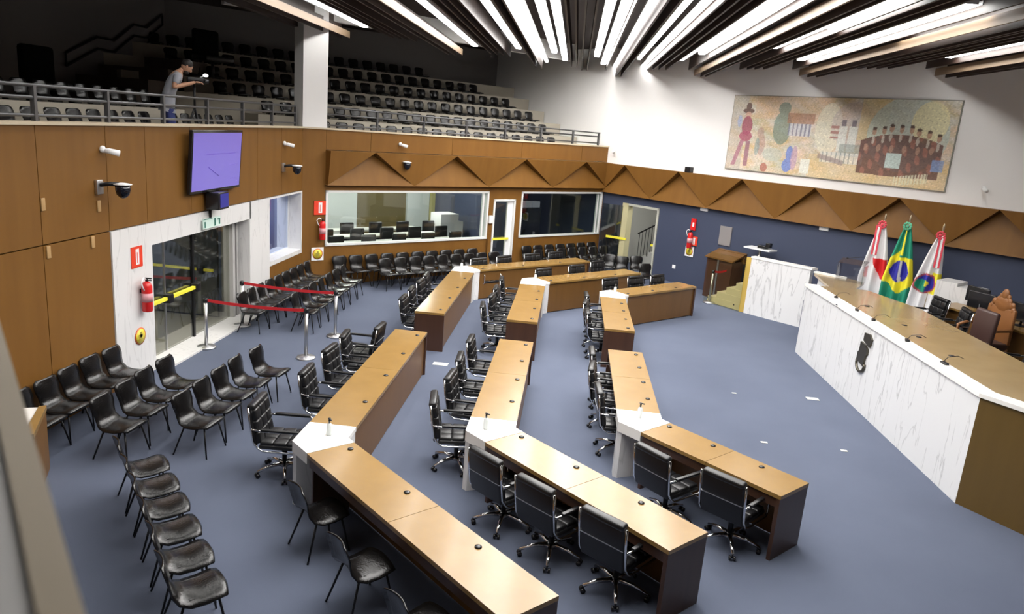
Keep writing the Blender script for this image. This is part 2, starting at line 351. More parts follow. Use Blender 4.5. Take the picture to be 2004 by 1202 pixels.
for i, (x, z) in enumerate(slots):
    # each slat runs the length of the hall
    side = 'over the gallery side' if x < -3 else ('over the podium side' if x > 3.5 else 'over the middle desks')
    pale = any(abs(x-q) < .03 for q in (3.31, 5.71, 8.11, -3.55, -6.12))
    o = MB().box((x-.018, 4.0, z+(.04 if pale else 0)), (x+.018, yend(x), z+(.2 if pale else .34))).build('ceiling_slat', LITSLAT if pale else SLAT)
    if pale:
        tag(o, 'wooden ceiling slat coloured pale as if lit, %s' % {3: 'first one right of centre', 6: 'second one right of centre', 8: 'third one right of centre', -4: 'nearer one left of centre', -6: 'one over the left gallery wall'}[round(x)], 'ceiling slat'); continue
    kk = (side, z < 6.4); SC_[kk] = SC_.get(kk, -1)+1
    tag(o, '%s hung dark ceiling slat, %s from the left %s' % ('low' if z < 6.4 else 'high', ORD[SC_[kk]], side), 'ceiling slat', 'dark ceiling slats '+side+(' hung low' if z < 6.4 else ' hung high'))
LT = [(-5.644, 4.50, 19.73, 'above the gallery column side, leftmost of all the strips'), (-3.171, 4.50, 22.47, 'second bright strip from the left'), (-1.892, 4.50, 22.25, 'third bright strip from the left'), (-1.236, 4.50, 25.91, 'thin fourth strip from the left'),
      (-0.881, 4.50, 22.68, 'left line of the pair left of centre'), (-0.602, 4.50, 24.83, 'right line of the pair left of centre'), (0.355, 4.50, 22.90, 'left line of the pair right of centre'), (0.623, 4.50, 25.26, 'right line of the pair right of centre'), (1.021, 4.50, 27.09, 'thin single strip right of the centre pairs'),
      (1.569, 4.50, 22.79, 'left line of the wide pair beside the thin strip'), (1.870, 4.50, 25.37, 'right line of the wide pair beside the thin strip'), (2.688, 4.50, 22.25, 'longer line of the pair before the cream lit slat'), (2.967, 4.50, 20.32, 'shorter line of the pair before the cream lit slat'),
      (4.214, 11.50, 18.06, 'broken strip right of the cream lit slat'), (4.407, 11.50, 14.73, 'short line doubling the broken strip'), (5.375, 11.72, 20.10, 'long strip over the mural'), (5.611, 11.72, 14.84, 'short line doubling the strip over the mural'), (7.761, 10.21, 17.52, 'rightmost strip near the frame edge')]
for x, y0, y1, lb in LT:
    e = empty('ceiling_light', (x, (y0+y1)/2, 6.55), 0, 'white fluorescent ceiling strip, '+lb, 'ceiling light', None)
    L_ = y1-y0; wd = .045 if 'thin' in lb else .072
    h = MB().box((-wd-.02, -L_/2, .03), (wd+.02, L_/2, .09)); h.build('housing', WHITEP, e)
    t = MB(); n = max(1, round(L_/1.22))
    for j in range(n):
        a = -L_/2 + j*L_/n + .02; b = -L_/2+(j+1)*L_/n-.02
        t.box((-wd, a, 0), (wd, b, .03))
    t.build('tubes', TUBEM, e)
# ================================================================== GALLERY SEATING
for k in range(6):
    z = 3.8+.4*k; d0 = .62+.9*k; sl = (.9, -.5, -2.2, -3.2, -4.0, -4.6)[k]
    struct('floor_step_%d' % (k+1), MB().box((sl, d0, 3.35), (10.9, d0+.92 if k < 5 else 6.3, z), TB), BEIGE)
for k in range(2):
    z = 3.8+.4*k; struct('floor_step_%d' % (k+7), MB().box((6.5, .62+.95*k, 3.35), (16.6-k*1.2, 1.58+.95*k if k < 1 else 4.2, z), TA), BEIGE)
def shell_mb(legs=False, seat_z=.44, n=7):
    # moulded one-piece shell: profile (y, z, half width), seat front to top of back
    P = [(.235, -.03, .19), (.22, .0, .215), (.16, .005, .228), (.04, -.02, .230), (-.08, -.025, .225), (-.15, .0, .205), (-.19, .06, .180), (-.205, .13, .185), (-.22, .20, .205), (-.24, .27, .208), (-.252, .315, .19), (-.256, .34, .15)]
    mb = MB(); vs = []; fs = []
    for side in (0, 1):
        for i, (y, z, hw) in enumerate(P):
            a = P[max(i-1, 0)]; b = P[min(i+1, len(P)-1)]; t = Vector((0, b[0]-a[0], b[1]-a[1])).normalized(); nn = Vector((0, -t.z, t.y))
            if i > 5: nn = Vector((0, -t.z, t.y))
            for k in range(n):
                u = -1+2*k/(n-1); c = .035*u*u
                p = Vector((u*hw, y, z)) + nn*(-1)*(-c) 
                if side: p = p - nn*.012
                vs.append(p + Vector((0, 0, seat_z)))
    nP = len(P); o2 = nP*n
    for i in range(nP-1):
        for k in range(n-1):
            a = i*n+k; fs.append((a, a+1, a+n+1, a+n)); fs.append((o2+a, o2+a+n, o2+a+n+1, o2+a+1))
    for k in range(n-1):
        fs.append((k, o2+k, o2+k+1, k+1)); a = (nP-1)*n+k; fs.append((a, a+1, o2+a+1, o2+a))
    for i in range(nP-1):
        a = i*n; fs.append((a, a+n, o2+a+n, o2+a)); a = i*n+n-1; fs.append((a, o2+a, o2+a+n, a+n))
    mb.add(vs, fs, True); return mb
# prototype gallery seat: shell on a short bracket
gm = shell_mb(seat_z=.09).box((-.12, -.06, 0), (.12, .06, .07))
gm.v = [Vector((v.x*.86, v.y*.9, v.z*.79)) for v in gm.v]
gal0 = gm.build('gallery_chair', SHELLM)
first = [True]
def gal(p, rz, label, group):
    o = gal0 if first[0] else gal0.copy()
    if not first[0]: COL.objects.link(o)
    first[0] = False
    o.location = p; o.rotation_euler = (0, 0, rz); tag(o, label, 'chair', group)
rown = ['lowest', 'second', 'third', 'fourth', 'fifth', 'top']
for k in range(6):
    s = (1.15, -.02, -.93, -1.3, -1.6, -1.8)[k]; smax = (9.75, 9.95, 9.95, 9.7, 9.0, 7.3)[k]; left = []; right = []
    while s < smax:
        (left if s < .35+.35*k else right).append(s); s += .515
    d = .98+.9*k; z = 3.8+.4*k
    for lst, nm in ((left, 'left'), (right, 'right')):
        ll = lst[::-1] if nm == 'left' else lst
        for j, s_ in enumerate(ll):
            gal(TB @ Vector((s_, d, z)), math.radians(45+180+random.uniform(-1.5, 1.5)), 'black gallery chair %s of the column, %s row, %s from the column' % (nm, rown[k], ORD[j]), 'gallery chairs in the %s row %s of the column' % (rown[k], nm))
for j in range(17):
    y = 9.4-.49+.485*j
    if 13.3 < y < 14.1: continue
    gal(Vector((-7.6, y, 3.8)), math.radians(-90), 'black gallery chair behind the left rail, front row, %s from the near end' % ORD[j], 'front row of gallery seats over the left wall')
for j in range(11):
    gal(Vector((-8.6, 10.0+.5*j, 4.2)), math.radians(-90), 'black gallery chair behind the left rail, back row, %s from the near end' % ORD[j], 'back row of gallery seats over the left wall')
# rails
RAILM = mat('rail_metal', (.13, .13, .135), .3, .6)
def rail(name, T, s0, s1, posts, zt, zm, zb, label):
    e = empty(name, T @ Vector(((s0+s1)/2, .1, 4.0)), 0, label, 'railing')
    o = e.location
    iv = TL(-o)
    for nm, z, r in (('top_rail', zt, .022), ('middle_rail', zm, .022), ('bottom_rail', zb, .02)):
        MB().tube([iv @ (T @ Vector((s0, .1, z[0]))), iv @ (T @ Vector((s1, .1, z[1])))], r, 8).build(nm, RAILM, e)
    for p in posts:
        f = (p-s0)/(s1-s0); zz = zt[0]+(zt[1]-zt[0])*f
        MB().box((p-.025, .07, 3.99), (p+.025, .13, zz), iv @ T).build('rail_post', RAILM, e)
rail('gallery_railing', TA, 5.8, 17.85, [6.03, 7.51, 8.99, 10.47, 11.95, 13.43, 14.91, 16.39, 17.8], (4.42, 4.46), (4.28, 4.30), (4.07, 4.07), 'dark metal tube railing on top of the left wooden gallery wall')
rail('gallery_railing', TB, .66, 10.55, [2.1, 3.55, 5.0, 6.45, 7.9, 9.3, 10.5], (4.50, 4.40), (4.33, 4.28), (4.07, 4.07), 'dark metal tube railing on the gallery wall right of the white column')
# zigzag handrail on the far gallery wall
pts = [(17.1, 4.95), (18.3, 5.45), (19.0, 5.45), (19.9, 5.95), (20.5, 5.95), (21.3, 6.4)]
o = MB().tube([(-11.93, y, z) for y, z in pts] + [(-11.93, y, z+.28) for y, z in pts[::-1]] + [(-11.93, pts[0][0], pts[0][1])], .028, 8)
tag(o.build('stair_handrail', BLACKMET), 'black zigzag double handrail on the dark gallery wall above the steps', 'handrail')
for i in range(4):
    struct('floor_stair_%d' % (i+1), MB().box((-12, 16.6+i*.9, 3.4), (-10.2, 17.5+i*.9+3.5, 4.2+.3*(i+1))), mat('step_brown', (.10, .075, .06), .7))
# big dark chairs high in the gallery
def big_dark(loc, rz, label):
    e = empty('gallery_armchair', loc, rz, label, 'chair')
    DK = mat('dark_cloth', (.006, .006, .006), .95, spec=.1); MB().pad((-.36, -.36, .5), (.36, -.22, 1.15), .07).build('backrest', DK, e)
    MB().pad((-.4, -.3, .38), (.4, .35, .52), .05).build('seat', LEATHER, e)
    MB().tube([(0, 0, .0), (0, 0, .4)], .04).build('pedestal', BLACKMET, e)
big_dark((-9.6, 13.3, 4.0), math.radians(-100), 'large black padded chair standing above the left gallery seats')
big_dark((-9.3, 18.9, 5.0), math.radians(-120), 'black padded chair high in the gallery left of the dark seat rows')
# ================================================================== DESKS
def desk_set(key, x0, x1, yfar, ya, endf, m_, name):
    """straight arm along y, marble corner, diagonal arm. m_=+1: marble at low y (near sets); -1: mirrored."""
    H = .78; W = x1-x0; e_ = 1/S2
    def P(x, y): return (x, y*m_)            # mirrored frame, y*m_ back to world
    yf, yy = yfar*m_, ya*m_                  # in frame: yf > yy
    ef = Vector((endf[0], endf[1]*m_)); cf = ef.x+ef.y
    inner = Vector((x1, cf-x1)); st = inner+Vector((e_, -e_))*.14; n = Vector((-e_, -e_))*W
    p4 = st+n; cb = p4.x+p4.y; p5 = Vector((x0, cb-x0))
    yy = max(yy, p5.y+.25, inner.y+.2)
    # arm 1
    c = ((x0+x1)/2, (yf+yy)/2*m_)
    e = empty('long_desk', (c[0], c[1], 0), 0, 'long light-brown wooden desk running straight away, %s, at the podium end of its row of chairs' % name if False else 'straight long wooden desk, %s' % name, 'desk', 'desks of the chamber floor')
    T = TL((-c[0], -c[1], 0))
    def bx(a, b, z0, z1): 
        y0, y1 = sorted((a[1]*m_, b[1]*m_)); return (a[0], y0, z0), (b[0], y1, z1)
    top = MB(); mid = (yf+yy)/2
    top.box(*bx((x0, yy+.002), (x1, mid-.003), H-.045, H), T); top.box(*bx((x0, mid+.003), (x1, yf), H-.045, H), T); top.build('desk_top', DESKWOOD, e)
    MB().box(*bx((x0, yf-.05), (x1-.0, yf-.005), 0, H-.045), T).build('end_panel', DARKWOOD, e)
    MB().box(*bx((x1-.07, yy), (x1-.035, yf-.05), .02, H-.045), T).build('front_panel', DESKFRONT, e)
    MB().box(*bx((x0+.02, yy), (x0+.04, yf-.05), H-.13, H-.045), T).build('apron', DARKWOOD, e)
    MB().box(*bx((x0+.1, mid-.02), (x1-.07, mid+.02), .0, H-.045), T).build('divider', DARKWOOD, e)
    ng = 4
    for j in range(ng):
        y = yy+(yf-yy)*(j+.75)/ng
        MB().lathe([(.03, 0), (.035, .004), (.03, .012), (.012, .018)], 12, T @ TL((x1-.12, y*m_, H))).build('cable_grommet', BLACK, e)
    # marble corner
    poly = [(x0, yy), (x1, yy), (inner.x, inner.y), (st.x, st.y), (p4.x, p4.y), (p5.x, p5.y)]
    cc = ((x0+x1)/2, ((yy+p5.y)/2)*m_); T = TL((-cc[0], -cc[1], 0)); W_ = lambda q: (q[0], q[1]*m_)
    e = empty('marble_corner_table', (cc[0], cc[1], 0), 0, 'white marble corner table, %s' % name, 'table', 'marble corner tables')
    MB().prism([W_(q) for q in poly], H-.05, H+.004, T).build('table_top', MWHITE, e)
    s = MB(); t_ = .04
    s.prism([W_(q) for q in [(x1-.05, yy), (x1-.01, yy), (inner.x-.01, inner.y), (st.x-.01, st.y-.01), (st.x-.04, st.y-.04), (inner.x-.05, inner.y-.02)]], 0, H-.05, T)
    s.build('front_panel', MARBLE, e)
    v5 = Vector(p5); dr = (Vector((inner.x, inner.y))-v5).normalized(); pr = Vector((-dr.y, dr.x))
    a = v5+dr*.02; 
    leg = [(a.x, a.y), (p5.x, p5.y+.16), (p5.x+dr.x*.3, p5.y+.16+dr.y*.3), (a.x+dr.x*.42, a.y+dr.y*.42), (p5.x+.2, p5.y-.2)]
    s = MB(); s.prism([W_(q) for q in [(p5.x+.005, p5.y+.15), (p5.x+.005, p5.y+.01), (p5.x+.06, p5.y-.03), (inner.x-.06, inner.y-.04), (inner.x-.08, inner.y+.04)]], 0, H-.05, T); s.build('support_panel', MARBLE, e)
    s = MB(); s.prism([W_(q) for q in [(p5.x, yy), (p5.x, p5.y), (p4.x, p4.y), (p4.x+.02, p4.y+.02), (p5.x+.02, p5.y+.02), (p5.x+.02, yy)]], H-.13, H-.05, T); s.build('apron', MWHITE, e)
    # diagonal arm: local frame origin st, u along, v to the seat side
    Ld = (ef-st).length; u = Vector((e_, -e_)); v = Vector((-e_, -e_))
    oc = st+u*Ld/2+v*W/2
    e = empty('diagonal_desk', (oc.x, oc.y*m_, 0), 0, 'diagonal wooden desk arm, %s' % name, 'desk', 'desks of the chamber floor')
    R4 = Matrix(((u.x, v.x, 0, st.x-oc.x), (u.y*m_, v.y*m_, 0, (st.y-oc.y)*m_), (0, 0, 1, 0), (0, 0, 0, 1)))
    t = MB().box((.002, 0, H-.045), (Ld/2-.003, W, H), R4).box((Ld/2+.003, 0, H-.045), (Ld, W, H), R4); t.build('desk_top', DESKWOOD, e)
    MB().box((Ld-.05, 0, 0), (Ld-.005, W, H-.045), R4).build('end_panel', DARKWOOD, e)
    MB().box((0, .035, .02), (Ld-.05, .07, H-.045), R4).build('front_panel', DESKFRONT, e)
    MB().box((.02, W-.05, H-.16), (Ld-.05, W-.02, H-.045), R4).build('apron', DARKWOOD, e)
    MB().box((.02, .07, 0), (.06, W-.05, H-.045), R4).build('divider', DARKWOOD, e)
    for j in range(3):
        MB().lathe([(.03, 0), (.035, .004), (.03, .012), (.012, .018)], 12, R4 @ TL((Ld*(j+.12)/2.9, .12, H))).build('cable_grommet', BLACK, e)
    return (inner, p5)
SETS = [('A', -2.85, -2.28, 12.4, 8.08, (.21, 5.27), 1, 'nearest row on the gallery side of the floor'),
        ('B', -1.0, -.41, 12.43, 8.77, (1.61, 6.55), 1, 'near half of the middle row'),
        ('C', .89, 1.48, 12.45, 9.52, (2.96, 7.9), 1, 'near half of the row closest to the podium'),
        ('D', -2.8, -2.22, 13.78, 18.06, (.72, 21.33), -1, 'far half of the row farthest from the podium'),
        ('E', -1.01, -.41, 13.81, 17.27, (2.1, 20.17), -1, 'far half of the middle row'),
        ('F', .88, 1.46, 13.85, 16.68, (3.42, 18.97), -1, 'far half of the row closest to the podium')]
for s in SETS: desk_set(*s)
# ================================================================== EXECUTIVE CHAIRS
def exec_proto():
    e = empty('office_chair'); tag(e, 'x', 'office chair')
    # seat: two padded cushions with tufted channels
    s = MB().pad((-.25, -.24, .40), (.25, .27, .46), .025)
    for i in range(3):
        for j in range(3): s.pad((-.245+.163*i, -.23+.163*j, .44), (-.085+.163*i, -.07+.163*j, .495), .022)
    s.build('seat', LEATHER, e)
    tilt = Matrix.Translation((0, -.23, .46)) @ Matrix.Rotation(math.radians(9), 4, 'X')
    b = MB().pad((-.25, -.075, -.02), (.25, -.03, .47), .02, tilt)
    for i in range(3):
        for j in range(3): b.pad((-.245+.163*i, -.05, .01+.145*j), (-.085+.163*i, .025, .155+.145*j), .024, tilt)
    b.pad((-.25, -.08, .44), (.25, .02, .51), .03, tilt)
    b.build('backrest', LEATHER, e)
    MB().box((-.25, -.081, .235), (.25, -.074, .243), tilt).build('back_seam', STEEL, e)
    for sx in (-1, 1):
        x = .268*sx; f = MB()
        q = lambda y, z: tilt @ Vector((x, y, z))
        f.tube([q(-.05, .48), q(-.06, .3), q(-.06, .05), Vector((x, -.24, .42)), Vector((x, -.18, .385)), Vector((x, .24, .385)), Vector((x, .285, .43)), Vector((x, .285, .60)), Vector((x, .25, .645)), Vector((x, -.20, .645)), q(-.05, .21)], .013, 8)
        f.build('side_frame', CHROME, e)
        MB().pad((x-.025, -.2, .645), (x+.025, .25, .675), .01).build('armrest', LEATHER, e)
    MB().tube([(0, 0, .40), (0, 0, .25), (0, 0, .12)], [.045, .03, .03], 12).build('gas_column', BLACKMET, e)
    hb = MB().lathe([(.05, .09), (.055, .12), (.03, .15)], 12).build('base_hub', CHROME, e)
    for k in range(5):
        a = math.radians(90+72*k); c, s_ = math.cos(a), math.sin(a)
        lg = MB().tube([(c*.04, s_*.04, .13), (c*.19, s_*.19, .12), (c*.335, s_*.335, .075)], [.028, .023, .017], 8).build('base_leg', CHROME, e)
        MB().tube([(c*.335-s_*.012, s_*.335+c*.012, .028), (c*.335-s_*.035, s_*.335+c*.035, .028)], .027, 10).tube([(c*.335+s_*.012, s_*.335-c*.012, .028), (c*.335+s_*.035, s_*.335-c*.035, .028)], .027, 10).tube([(c*.335, s_*.335, .03), (c*.335, s_*.335, .08)], .009, 6).build('caster', BLACK, lg)
    return e
EX0 = exec_proto(); exn = [0]
def ex(x, y, face, label, group):
    """face: direction in degrees the sitter looks (0=+x)."""
    o = EX0 if exn[0] == 0 else copy_tree(EX0)
    exn[0] += 1
    o.location = (x, y, 0); o.rotation_euler = (0, 0, math.radians(face-90)); o['label'] = label; o['category'] = 'office chair'; o['group'] = group
G = 'black office chairs along the desks'
cards = lambda i: ORD[i]
for j, (x, y, f) in enumerate([(-3.22, 8.25, 4), (-3.07, 9.5, 2), (-3.08, 10.5, -3), (-3.1, 11.35, 5), (-3.35, 11.98, 178)]):
    ex(x, y, f, 'black tufted chrome-armed office chair, %s from the marble corner along the nearest straight desk' % cards(j), G)
for j, (x, y, f) in enumerate([(-1.18, 8.95, 8), (-1.12, 9.85, -4), (-1.12, 10.75, 3), (-1.1, 11.75, 0)]):
    ex(x, y, f, 'black office chair, %s from the marble corner along the near middle straight desk' % cards(j), G)
for j, (x, y, f) in enumerate([(.98, 9.95, 4), (.9, 10.9, -5), (.92, 11.75, 2)]):
    ex(x, y, f, 'black office chair, %s from the marble corner, near straight desk closest to podium' % cards(j), G)
for j, (x, y, f) in enumerate([(-2.80, 14.2, 0), (-2.82, 15.05, 3), (-2.80, 15.85, -3), (-2.82, 16.6, 2)]):
    ex(x, y, f, 'black office chair at the leftmost far straight desk, %s from its near end' % cards(j), G)
for j, (x, y, f) in enumerate([(-1.2, 14.2, 5), (-1.12, 15.05, -5), (-1.12, 15.9, 0), (-1.1, 16.95, 3)]):
    ex(x, y, f, 'black office chair beside the far middle straight desk, %s from its near end' % cards(j), G)
for j, (x, y, f) in enumerate([(.88, 14.5, 3), (.85, 15.3, -6), (.88, 16.1, 4)]):
    ex(x, y, f, 'black office chair at the far straight desk closest to podium, %s from near end' % cards(j), G)
for j, (x, y, f) in enumerate([(-2.02, 19.0, -45), (-1.4, 19.75, -40), (-.72, 20.5, -50), (-.05, 21.25, -45)]):
    ex(x, y, f, 'low black office chair behind the farthest diagonal desk, %s from its marble corner' % cards(j), G)
for j, (x, y, f) in enumerate([(-.28, 18.38, -45), (.55, 19.3, -50), (1.15, 20.3, -42)]):
    ex(x, y, f, 'black office chair behind the far middle diagonal desk, %s from its marble corner' % cards(j), G)
for j, (x, y, f) in enumerate([(1.40, 17.92, -45), (2.05, 18.45, -48), (2.68, 18.98, -42)]):
    ex(x, y, f, 'black office chair, far diagonal desk closest to podium, %s from the marble corner' % cards(j), G)
for j, (x, y, f) in enumerate([(-.42, 7.62, 48), (.14, 7.10, 50), (.80, 6.60, 52)]):
    ex(x, y, f, 'black office chair, near middle diagonal desk, back turned, %s from the marble corner' % cards(j), G)
for j, (x, y, f) in enumerate([(1.46, 8.18, 42), (2.14, 7.74, 50)]):
    ex(x, y, f, 'black office chair, near diagonal desk closest to podium, %s from the marble corner' % cards(j), G)
# ================================================================== SHELL CHAIRS
def shell_proto():
    e = empty('shell_chair')
    shell_mb(seat_z=.44).build('shell', SHELLM, e)
    MB().tube([(-.15, .15, .415), (-.15, -.12, .405), (.15, -.12, .405), (.15, .15, .415), (-.15, .15, .415)], .01, 6).build('seat_frame', BLACKMET, e)
    for sx in (-1, 1):
        for y0, y1 in ((.14, .21), (-.12, -.25)):
            MB().tube([(sx*.15, y0, .41), (sx*.225, y1, .005)], [.012, .010], 8).build('leg', BLACKMET, e)
    return e
SH0 = shell_proto(); shn = [0]
def sh(x, y, face, label, group):
    o = SH0 if shn[0] == 0 else copy_tree(SH0)
    shn[0] += 1
    o.location = (x, y, 0); o.rotation_euler = (0, 0, math.radians(face-90)); o['label'] = label; o['category'] = 'chair'; o['group'] = group
for j, (x, y) in enumerate([(-6.28, 7.62), (-6.27, 8.10), (-6.27, 8.57), (-6.30, 9.06), (-6.32, 9.54), (-6.28, 9.98)]):
    sh(x, y, random.uniform(-3, 3), 'black shell chair against the near left wall, %s from the small side counter' % cards(j), 'chairs against the near left wall')
for j, (x, y) in enumerate([(-5.30, 8.23), (-5.32, 8.77), (-5.36, 9.27), (-5.36, 9.79)]):
    sh(x, y, random.uniform(-5, 3), 'black shell chair, second row off the near left wall, %s from the near end' % cards(j), 'second row of chairs before the entrance')
for j, (x, y) in enumerate([(-4.46, 8.58), (-4.46, 9.11), (-4.46, 9.62), (-4.46, 10.14), (-4.37, 10.66)]):
    sh(x, y, random.uniform(-5, 4), 'black shell chair, third row off the near left wall, %s from the near end' % cards(j), 'third row of chairs before the entrance')
for j, (x, y) in enumerate([(-4.43, 7.26), (-4.10, 6.87), (-3.79, 6.50), (-3.47, 6.11), (-3.15, 5.71), (-2.83, 5.30)]):
    sh(x, y, 40+random.uniform(-2, 2), 'black shell chair in the slanting lower left row, %s from its far end' % cards(j), 'slanting row of chairs at the lower left')
for j, (x, y) in enumerate([(-2.24, 6.74), (-1.56, 5.90), (-.86, 5.20)]):
    sh(x, y, 45, 'black shell chair behind the nearest diagonal desk, %s from the marble corner' % cards(j), 'shell chairs behind the nearest diagonal desk')
for j in range(9):
    sh(-6.08, 13.95+.46*j, random.uniform(-3, 3), 'black shell chair against the far left wall, %s from the entrance' % cards(j), 'chairs along the far left wall')
for j in range(7):
    sh(-5.15, 14.35+.53*j, random.uniform(-3, 3), 'black shell chair in the row beyond the red belts, %s from the belts' % cards(j), 'row of chairs beyond the red belts')
for j in range(10):
    p = TB @ Vector((.98+.485*j, -.38, 0)); sh(p.x, p.y, -45+random.uniform(-3, 3), 'black shell chair against the wall under the long window, %s from the left' % cards(j), 'chairs under the long window')
for j in range(9):
    p = TB @ Vector((1.98+.46*j, -1.02, 0)); sh(p.x, p.y, -45+random.uniform(-3, 3), 'black shell chair, second row before the long window, %s from the left' % cards(j), 'second row of chairs before the long window')
for j in range(7):
    p = TB @ Vector((7.45+.49*j, -.42, 0)); sh(p.x, p.y, -45+random.uniform(-3, 3), 'black shell chair under the right rear window, %s from the glass door' % cards(j), 'chairs under the right rear window')
for j in range(7):
    p = TB @ Vector((7.35+.49*j, -1.10, 0)); sh(p.x, p.y, -45+random.uniform(-3, 3), 'black shell chair, second row before the right rear window, %s from the glass door' % cards(j), 'second row before the right rear window')
for j, (x, y) in enumerate([(1.35, 22.75), (1.75, 22.55), (2.25, 22.85), (2.45, 21.6)]):
    sh(x, y, -100+10*j, 'black shell chair before the stair doorway, %s from the left' % cards(j), 'chairs before the stair doorway')
# ================================================================== PODIUM
def pz(l): return [(p[0], p[1]) for p in l]
e = empty('podium_counter', (6.1, 13, 0), 0, 'long white marble-fronted podium counter with a tan wooden top', 'counter')
T = TL((-6.1, -13, 0))
MB().prism([(5.31, 16.41), (5.46, 9.47), (5.58, 9.50), (5.43, 16.41)], 0, 1.5, T).build('marble_front', MARBLE2, e)
MB().prism([(5.46, 9.47), (5.95, 8.76), (6.55, 7.88), (6.65, 7.95), (5.58, 9.52)], 0, 1.5, T).build('wood_front', PODPANEL, e)
MB().prism([(5.28, 16.45), (5.43, 9.46), (6.53, 7.84), (6.75, 8.0), (5.68, 9.56), (5.56, 16.45)], 1.5, 1.555, T).build('rim', MWHITE, e)
MB().prism([(5.56, 16.45), (5.68, 9.56), (6.75, 8.0), (8.0, 8.9), (7.05, 10.6), (7.05, 14.9), (6.62, 16.45)], 1.44, 1.53, T).build('counter_top', PODWOOD, e)
MB().prism([(5.43, 16.35), (6.6, 16.35), (6.6, 16.43), (5.43, 16.43)], 0, 1.5, T).build('end_panel', MARBLE2, e)
# metal emblem: a dotted 'i' with a ring foot, mounted on the marble front
em = MB(); yc = 12.97; xf = lambda y: 5.31+(16.41-y)*.15/6.94
def pl(poly, t=.035):
    for_v = [(xf(y)-t, y, z) for y, z in poly]+[(xf(y)+.01, y, z) for y, z in poly]; n = len(poly)
    em.add(for_v, [tuple(range(n)), tuple(range(n, 2*n))[::-1]]+[(i, (i+1) % n, (i+1) % n+n, i+n) for i in range(n)])
pl([(yc+.08, 1.23), (yc-.19, 1.17), (yc-.24, 1.32), (yc-.12, 1.39), (yc+.08, 1.37)])
pl([(yc+.17, 1.19), (yc-.02, 1.17), (yc-.14, 1.12), (yc-.15, 1.03), (yc-.10, .98), (yc-.08, .80), (yc+.22, .84), (yc+.22, .98), (yc+.17, 1.02)])
ring = [(xf(yc+.03)-.02, yc+.05+.18*math.cos(t), .82+.15*math.sin(t)) for t in [i*math.pi/10-math.pi*1.05 for i in range(12)]]
em.tube(ring, .025, 8)
tag(em.build('podium_emblem', mat('bronze', (.10, .09, .07), .35, .8)), 'dark bronze letter-shaped emblem fixed on the white marble podium front', 'emblem')
# raised dais behind
struct('floor_dais', MB().prism([(5.7, 16.3), (6.6, 7.9), (12.2, 7.9), (12.2, 14.6), (6.5, 20.3), (6.1, 18.95)], 0, .72), CARPET)
# far wing
a = (4.92, 19.93); b = (6.12, 18.80)
e = empty('marble_screen', (5.5, 19.4, 0), 0, 'tall white marble screen wall at the far end of the podium', 'screen wall'); T = TL((-5.5, -19.4, 0))
MB().prism([a, b, (b[0]+.1, b[1]+.1), (a[0]+.1, a[1]+.1)], 0, 1.5, T).build('marble_slab', MARBLE2, e)
MB().prism([(a[0]-.02, a[1]-.0), (b[0]+.02, b[1]-.04), (b[0]+.2, b[1]+.1), (a[0]+.12, a[1]+.14)], 1.5, 1.55, T).build('rim', MWHITE, e)
e = empty('side_counter', (6.6, 17.9, .72), 0, 'tan wooden counter with white edge holding the clear acrylic lectern', 'counter')
T = TL((-6.6, -17.9, -.72))
MB().prism([(6.15, 18.6), (5.95, 16.8), (6.5, 16.8), (7.1, 17.9), (6.6, 18.5)], 1.40, 1.46, T).build('counter_top', PODWOOD, e)
MB().prism([(6.2, 18.4), (6.05, 16.9), (6.2, 16.9), (6.35, 18.4)], .72, 1.4, T).build('counter_body', MARBLE2, e)
MB().prism([(6.15, 18.65), (6.75, 18.1), (6.8, 18.2), (6.25, 18.75)], 1.46, 1.5, T).build('rim', MWHITE, e)
# acrylic lectern
p = at(1660, 552, 1.46); e = empty('acrylic_lectern', (p.x, p.y, 1.46), math.radians(-35), 'clear acrylic table lectern with a gooseneck microphone beside the flags', 'lectern')
MB().box((-.3, -.02, 0), (.3, 0, .42)).box((-.3, 0, 0), (-.28, .3, .42)).box((.28, 0, 0), (.3, .3, .42)).build('acrylic_body', glass('acrylic', (.90, .91, .92), .06), e)
MB().add([(-.3, -.02, .42), (.3, -.02, .42), (.3, .32, .5), (-.3, .32, .5), (-.3, -.02, .43), (.3, -.02, .43), (.3, .32, .51), (-.3, .32, .51)], [(0,3,2,1),(4,5,6,7),(0,1,5,4),(1,2,6,5),(2,3,7,6),(3,0,4,7)]).build('reading_plate', MATS['acrylic'], e)
MB().tube([(.2, .25, .45), (.24, .2, .62), (-.1, .05, .55)], .006, 6).ell((-.12, .04, .545), (.03, .02, .015)).build('microphone', BLACK, e)
# glass panel and lectern beside the steps
g0, g1 = (4.0, 20.9), (4.80, 19.95)
e = empty('glass_balustrade', (4.4, 20.4, 0), 0, 'clear glass balustrade panel with a tan base left of the marble screen', 'glass panel'); T = TL((-4.4, -20.4, 0))
MB().prism([g0, g1, (g1[0]+.012, g1[1]+.012), (g0[0]+.012, g0[1]+.012)], .02, 1.45, T).build('glass_pane', CLEARG, e)
for f in (.12, .85):
    x = g0[0]+(g1[0]-g0[0])*f; y = g0[1]+(g1[1]-g0[1])*f
    MB().ell((x-.01, y-.01, .16), (.02, .02, .02), T=T).build('fixing_stud', BLACKMET, e)
TANW = mat('tan_step_wood', (.52, .46, .30), .5)
for i in range(4):
    struct('floor_stage_step_%d' % (i+1), MB().prism([(4.12+.2*i, 20.95-.2*i+.0), (4.95, 20.02), (5.6, 20.7), (4.75+.2*i, 21.6-.2*i)], .18*i, .18*(i+1)), TANW)
struct('trim_7', MB().prism([(4.82, 20.05), (4.95, 19.96), (5.0, 20.0), (4.87, 20.1)], 0, 1.5), mat('gold_wood', (.52, .36, .09), .35))
